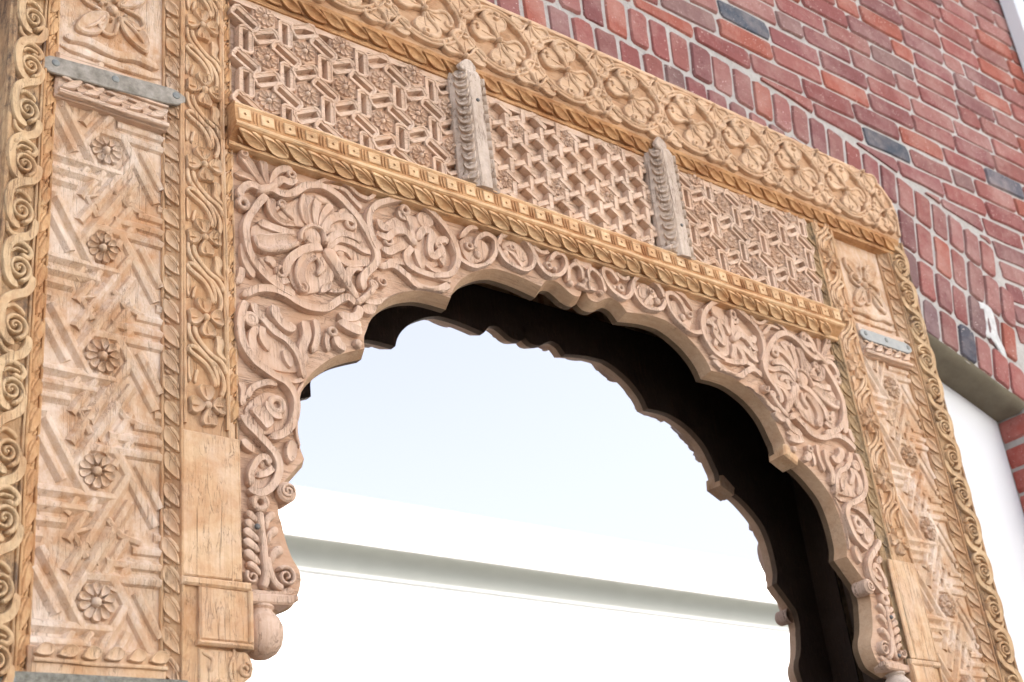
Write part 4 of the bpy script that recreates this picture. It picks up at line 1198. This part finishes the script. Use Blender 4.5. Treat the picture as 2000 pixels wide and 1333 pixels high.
SP['long_leaf'] = (Z5, 2.96, [
    ('s', [(510, 265), (600, 240), (690, 265), (770, 330), (830, 350), (880, 310)], 48, .9, 'flat', (.5, .5)), ('s', [(590, 275), (680, 300), (740, 360), (790, 410)], 42, .85, 'flat', (.5, .8)),
    ('s', [(890, 745), (965, 735), (1040, 790), (1110, 855), (1210, 880), (1300, 850)], 52, .8, 'flat', (.8, .9)), ('s', [(930, 715), (1030, 720), (1120, 770), (1220, 800), (1310, 830)], 40, .7),
    ('v', (905, 830), 42, 1.3, 2.5, False, 20), ('s', [(800, 940), (860, 950), (950, 930), (1040, 900)], 34, .7), ('s', [(750, 960), (810, 920), (850, 870), (830, 830)], 40, 1.0, 'round'),
    ('p', [(790, 970), (850, 960), (880, 1000), (840, 1030), (790, 1010)], .8), ('o', (850, 850), 28), ('s', [(660, 1010), (700, 1040), (760, 1030), (780, 970)], 52, .85), ('s', [(660, 1080), (720, 1070), (790, 1080)], 50, .75)])
SP['oval_blossom'] = (Z5, 2.96, [
    ('s', [(880, 660), (835, 560), (822, 470), (850, 405), (930, 370), (1030, 362), (1120, 390), (1200, 450), (1270, 530), (1315, 610), (1338, 690), (1325, 750), (1285, 795), (1200, 800)], 40, 1.05),
    ('s', [(1085, 600), (1070, 520), (1035, 430)], 38, .85), ('o', (1035, 425), 34), ('s', [(1000, 420), (1010, 460), (1060, 480)], 26, .8),
    ('s', [(1080, 610), (1035, 555), (975, 545), (930, 580), (880, 560)], 46, 1.0), ('o', (938, 600), 34), ('s', [(900, 640), (940, 660), (990, 640), (1040, 620)], 50, .9),
    ('s', [(1105, 590), (1140, 540), (1185, 560), (1175, 640), (1190, 690), (1240, 660), (1225, 620)], 50, 1.0), ('s', [(1200, 610), (1255, 590), (1285, 610)], 46, .9), ('o', (1228, 625), 26),
    ('s', [(1080, 630), (1040, 680), (1050, 730), (1090, 760)], 44, .9), ('s', [(1100, 640), (1110, 700), (1140, 760)], 46, .9), ('s', [(1180, 690), (1230, 690), (1265, 740)], 40, .85),
    ('s', [(1150, 720), (1200, 760), (1250, 780)], 34, .7), ('d', (1085, 605), 34, 1.15), ('s', [(885, 470), (900, 515), (950, 525)], 46, .85), ('p', [(1120, 430), (1180, 440), (1210, 500), (1150, 520), (1110, 470)], .55)])
SP['oval_blossom'][2].append(('p', [(880, 520), (960, 460), (1060, 440), (1150, 470), (1260, 580), (1290, 700), (1200, 750), (1080, 760), (960, 680), (880, 620)], .38, .1))
SP['curl'] = (Z7, 3.17, [
    ('s', [(-10, 150), (5, 250), (50, 340), (130, 388), (215, 380), (268, 310), (268, 230), (215, 192), (160, 215), (140, 280)], 34, 1.0), ('d', (170, 310), 38, .9), ('o', (110, 260), 30), ('p', [(60, 220), (140, 190), (240, 250), (220, 340), (120, 350)], .4, .1), ('s', [(60, 200), (110, 150), (170, 145)], 36, .8)])
SP['curl_b'] = (Z7, 3.17, [
    ('s', [(285, 260), (305, 200), (380, 185), (455, 230), (505, 310), (500, 385), (440, 405), (350, 365), (300, 300), (285, 260)], 32, 1.0), ('s', [(330, 270), (380, 300), (430, 360), (450, 390)], 34, .75), ('d', (340, 305), 36, .9), ('p', [(320, 240), (400, 220), (480, 310), (470, 380), (380, 350)], .4, .1), ('o', (375, 270), 24), ('p', [(400, 270), (450, 280), (470, 340), (430, 340)], .55),])
SP['curl_c'] = (Z7, 3.17, [
    ('s', [(505, 300), (540, 380), (600, 440), (670, 440), (708, 390), (690, 325), (640, 310), (605, 350)], 32, 1.0), ('o', (600, 382), 28), ('d', (645, 400), 24, .85), ('s', [(500, 260), (560, 300), (610, 290)], 30, .8),
    ('s', [(722, 480), (728, 400), (770, 375), (805, 410), (815, 470)], 28, .95), ('d', (745, 490), 28, .85), ('s', [(780, 500), (825, 510), (838, 450)], 34, .9), ('p', [(755, 340), (830, 340), (862, 380), (800, 395)], .7)])
SP['lower_vine'] = (Z6, 3.03, [
    ('s', [(115, 85), (88, 180), (84, 280), (112, 370), (180, 460), (270, 530), (345, 575), (393, 635), (412, 705), (400, 790), (368, 850), (320, 885), (262, 895)], 44, 1.05),
    ('s', [(88, 760), (120, 820), (190, 890), (250, 945), (292, 1005), (312, 1065), (300, 1135), (258, 1195), (200, 1228), (135, 1200)], 42, 1.0),
    ('s', [(205, 185), (280, 270), (350, 320), (410, 390), (440, 460), (465, 545)], 40, .95)])
SP['lower_leaf'] = (Z6, 3.03, [
    ('d', (145, 195), 42, .95), ('o', (145, 195), 40), ('s', [(195, 230), (155, 290), (160, 370), (205, 440)], 52, .9, 'flat', (.8, 1.1)), ('s', [(215, 230), (215, 310), (260, 380)], 42, .85), ('s', [(160, 90), (185, 150), (230, 200)], 48, .75),
    ('s', [(290, 110), (285, 160), (330, 220), (375, 250), (400, 220)], 56, .95), ('p', [(330, 380), (375, 390), (395, 450), (380, 490), (340, 440)], .8), ('s', [(460, 200), (475, 290), (450, 380), (480, 470)], 54, .9), ('s', [(530, 190), (545, 280), (520, 390)], 40, .7),
    ('o', (630, 270), 28), ('s', [(650, 290), (665, 340), (715, 375)], 48, .85), ('s', [(670, 205), (740, 250), (812, 275)], 62, .95), ('d', (790, 335), 34, .85), ('s', [(610, 380), (600, 320), (610, 270)], 30, .6),
    ('s', [(350, 540), (410, 560), (470, 545)], 24, .5), ('s', [(470, 560), (430, 640), (425, 740), (430, 850), (450, 950)], 16, .4, 'round'),
    ('o', (300, 705), 46), ('s', [(250, 680), (250, 720), (285, 765), (340, 770)], 36, .9), ('p', [(140, 730), (200, 700), (260, 750), (285, 810), (240, 850), (195, 800)], .9), ('s', [(125, 660), (165, 600), (240, 570), (310, 580)], 36, .7),
    ('p', [(390, 905), (425, 940), (420, 1020), (385, 1045), (358, 1000), (362, 940)], .75),
    ('s', [(150, 1180), (145, 1100), (185, 1030), (235, 1015), (262, 1060)], 36, .9), ('s', [(175, 1120), (240, 1105), (285, 1070)], 34, .85), ('d', (215, 1050), 26, .7), ('s', [(100, 900), (130, 940), (180, 970)], 40, .6), ('s', [(90, 560), (110, 620), (100, 700)], 36, .55)])
SP['lower_leaf'][2].extend([('p', [(150, 240), (280, 200), (420, 380), (440, 500), (300, 490), (160, 430)], .38, .1), ('p', [(130, 700), (260, 620), (370, 700), (360, 830), (240, 870), (140, 800)], .38, .1), ('p', [(150, 1190), (160, 1060), (250, 1010), (290, 1080), (240, 1190)], .38, .1)])
SP['fern'] = (Z8, 3.08, [
    ('o', (205, 255), 44), ('s', [(205, 300), (215, 420), (235, 560), (245, 700), (225, 770)], 34, .9, 'round'), 
    ('s', [(200, 370), (165, 340), (130, 300)], 40, .85, 'round', (.6, 1.1)), ('s', [(205, 430), (160, 395), (120, 355)], 42, .85, 'round', (.6, 1.1)), ('s', [(207, 490), (155, 445), (112, 410)], 44, .85, 'round', (.6, 1.1)), ('s', [(210, 550), (160, 510), (112, 475)], 44, .85, 'round', (.6, 1.1)), ('s', [(215, 620), (165, 580), (115, 540)], 44, .85, 'round', (.6, 1.1)), ('s', [(215, 690), (180, 640), (130, 610)], 38, .8, 'round', (.6, 1)),
    ('v', (160, 700), 40, 1.3, 2.2, False, 24),
    ('s', [(245, 420), (250, 360), (295, 315)], 40, .85, 'round', (.6, 1.1)), ('s', [(255, 510), (265, 450), (315, 410)], 42, .85, 'round', (.6, 1.1)), ('s', [(275, 620), (290, 560), (350, 530)], 46, .9, 'round', (.6, 1.1)), ('s', [(250, 570), (262, 660), (300, 740), (350, 775)], 34, .9, 'round'),
    ('v', (365, 700), 60, 1.7, 2.6, True, 26), ('s', [(150, 790), (230, 800), (330, 800), (420, 770)], 34, .5, 'round')])
GROUPN = {'ring_vine': 'vine', 'blossom': 'blossom', 'corner_leaf': 'leaf', 'long_leaf': 'leaf', 'oval_blossom': 'blossom', 'curl': 'curl', 'curl_b': 'curl', 'curl_c': 'curl', 'lower_vine': 'vine', 'lower_leaf': 'leaf', 'fern': 'fern'}
for key, (T, sc_, lst) in SP.items():
    for b in strokes(lst, T, sc_):
        me = b.mesh(GROUPN[key], M['pale'], smooth=30, rough=.0014, y0=SY)
        sub(GROUPN[key], me, sp)
        sub(GROUPN[key], me, sp, Matrix.Diagonal((-1, 1, 1, 1)))
# carved bracket backs, curled stops, pendants and nails
for sd in SIDES:
    b = MB(); c = (sd * .694, .7655)
    n_ = 16; V = []; Fc = []
    for k_, hh in enumerate((-.022, .010, .013)):
        r_ = .0165 if k_ < 2 else .013
        V += [(c[0] + r_ * math.cos(t), c[1] + r_ * math.sin(t), -SY + hh) for t in np.linspace(0, 2 * math.pi, n_, endpoint=False)]
    for r in range(2):
        for i in range(n_): Fc.append((r * n_ + i, r * n_ + (i + 1) % n_, (r + 1) * n_ + (i + 1) % n_, (r + 1) * n_ + i))
    Fc.append(tuple(range(2 * n_, 3 * n_))); b.add(V, Fc)
    sc_ = MB(); sc_.ribbon(spiral(c, .012, 1.6, 0, sd > 0, 22, .002), .0045, .004, 'round', sub=2); sc_.shift(dh=-SY + .0125)
    b.add(sc_.v, sc_.f)
    part('curled_stop', b.mesh('curled_stop', M['pale'], smooth=40, rough=.0006))
    # base slab and pendant ball
    b = MB(); b.prism([(sd * .770, .588), (sd * .694, .592), (sd * .682, .600), (sd * .682, .608), (sd * .770, .604)][::(-1 if sd > 0 else -1)], -SBACK, -SY + .014, .003)
    part('bracket_base', b.mesh('bracket_base', M['pale'], smooth=30, rough=.0012))
    cx, cz, V, Fc = sd * .7355, .5515, [], []
    prof = [(.000, .0395), (.0190, .0390), (.0210, .0355), (.0175, .0320), (.0185, .0295), (.0265, .0205), (.0318, .0080), (.0325, -.0060), (.0292, -.0200), (.0220, -.0300), (.0110, -.0360), (.0, -.0372)]
    for r_, z_ in prof: V += [(cx + r_ * math.cos(t), cz + z_, -.018 + r_ * math.sin(t)) for t in np.linspace(0, 2 * math.pi, 28, endpoint=False)]
    for r in range(len(prof) - 1):
        for i in range(28): Fc.append((r * 28 + i, r * 28 + (i + 1) % 28, (r + 1) * 28 + (i + 1) % 28, (r + 1) * 28 + i))
    b = MB(); b.add(V, Fc)
    part('pendant_ball', b.mesh('pendant_ball', M['greyw'] if sd > 0 else M['pale'], smooth=50, rough=.0012), 'cracked turned wooden ball hanging below the ' + ('left' if sd < 0 else 'right') + ' bracket')
    for q, zz in ((.742, .703), (.738, .622)) if sd > 0 else ((.747, .703),):
        k = MB(); k.dome((sd * q, zz), .0045, .003); k.shift(dh=-SY + .0135)
        part('nail', k.mesh('nail', M['nail'], smooth=60))
# recessed block repair at the right scallop tip
tp = [q for q in unproj([(712, 681)], SY)][0]
b = MB(); q0 = (-tp[0], tp[1])
b.prism([(q0[0] - .012, q0[1] - .012), (q0[0] + .026, q0[1] - .030), (q0[0] + .034, q0[1] - .012), (q0[0] + .004, q0[1] + .014), (q0[0] - .008, q0[1] + .012)], -SBACK - .001, -SY + .004, .004)
part('repair_block', b.mesh('repair_block', M['gold'], smooth=30, rough=.001), 'plain newer wooden block let into the right scalloped edge')
# back boards closing the frieze behind
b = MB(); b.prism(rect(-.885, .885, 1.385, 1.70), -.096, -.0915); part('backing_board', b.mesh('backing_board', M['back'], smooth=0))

# ------------------------------------------------------------------ mirror behind the opening
b = MB(); b.prism(rect(-.86, .86, GZ + .001, 1.50), -MY - .006, -MY)
tag(link('mirror', b.mesh('mirror', M['mirror'], smooth=0)), 'large mirror glass behind the arch opening, reflecting pale sky and a white building', 'mirror')
print('bricks', n_brick[0], 'objects', len(SC.objects))
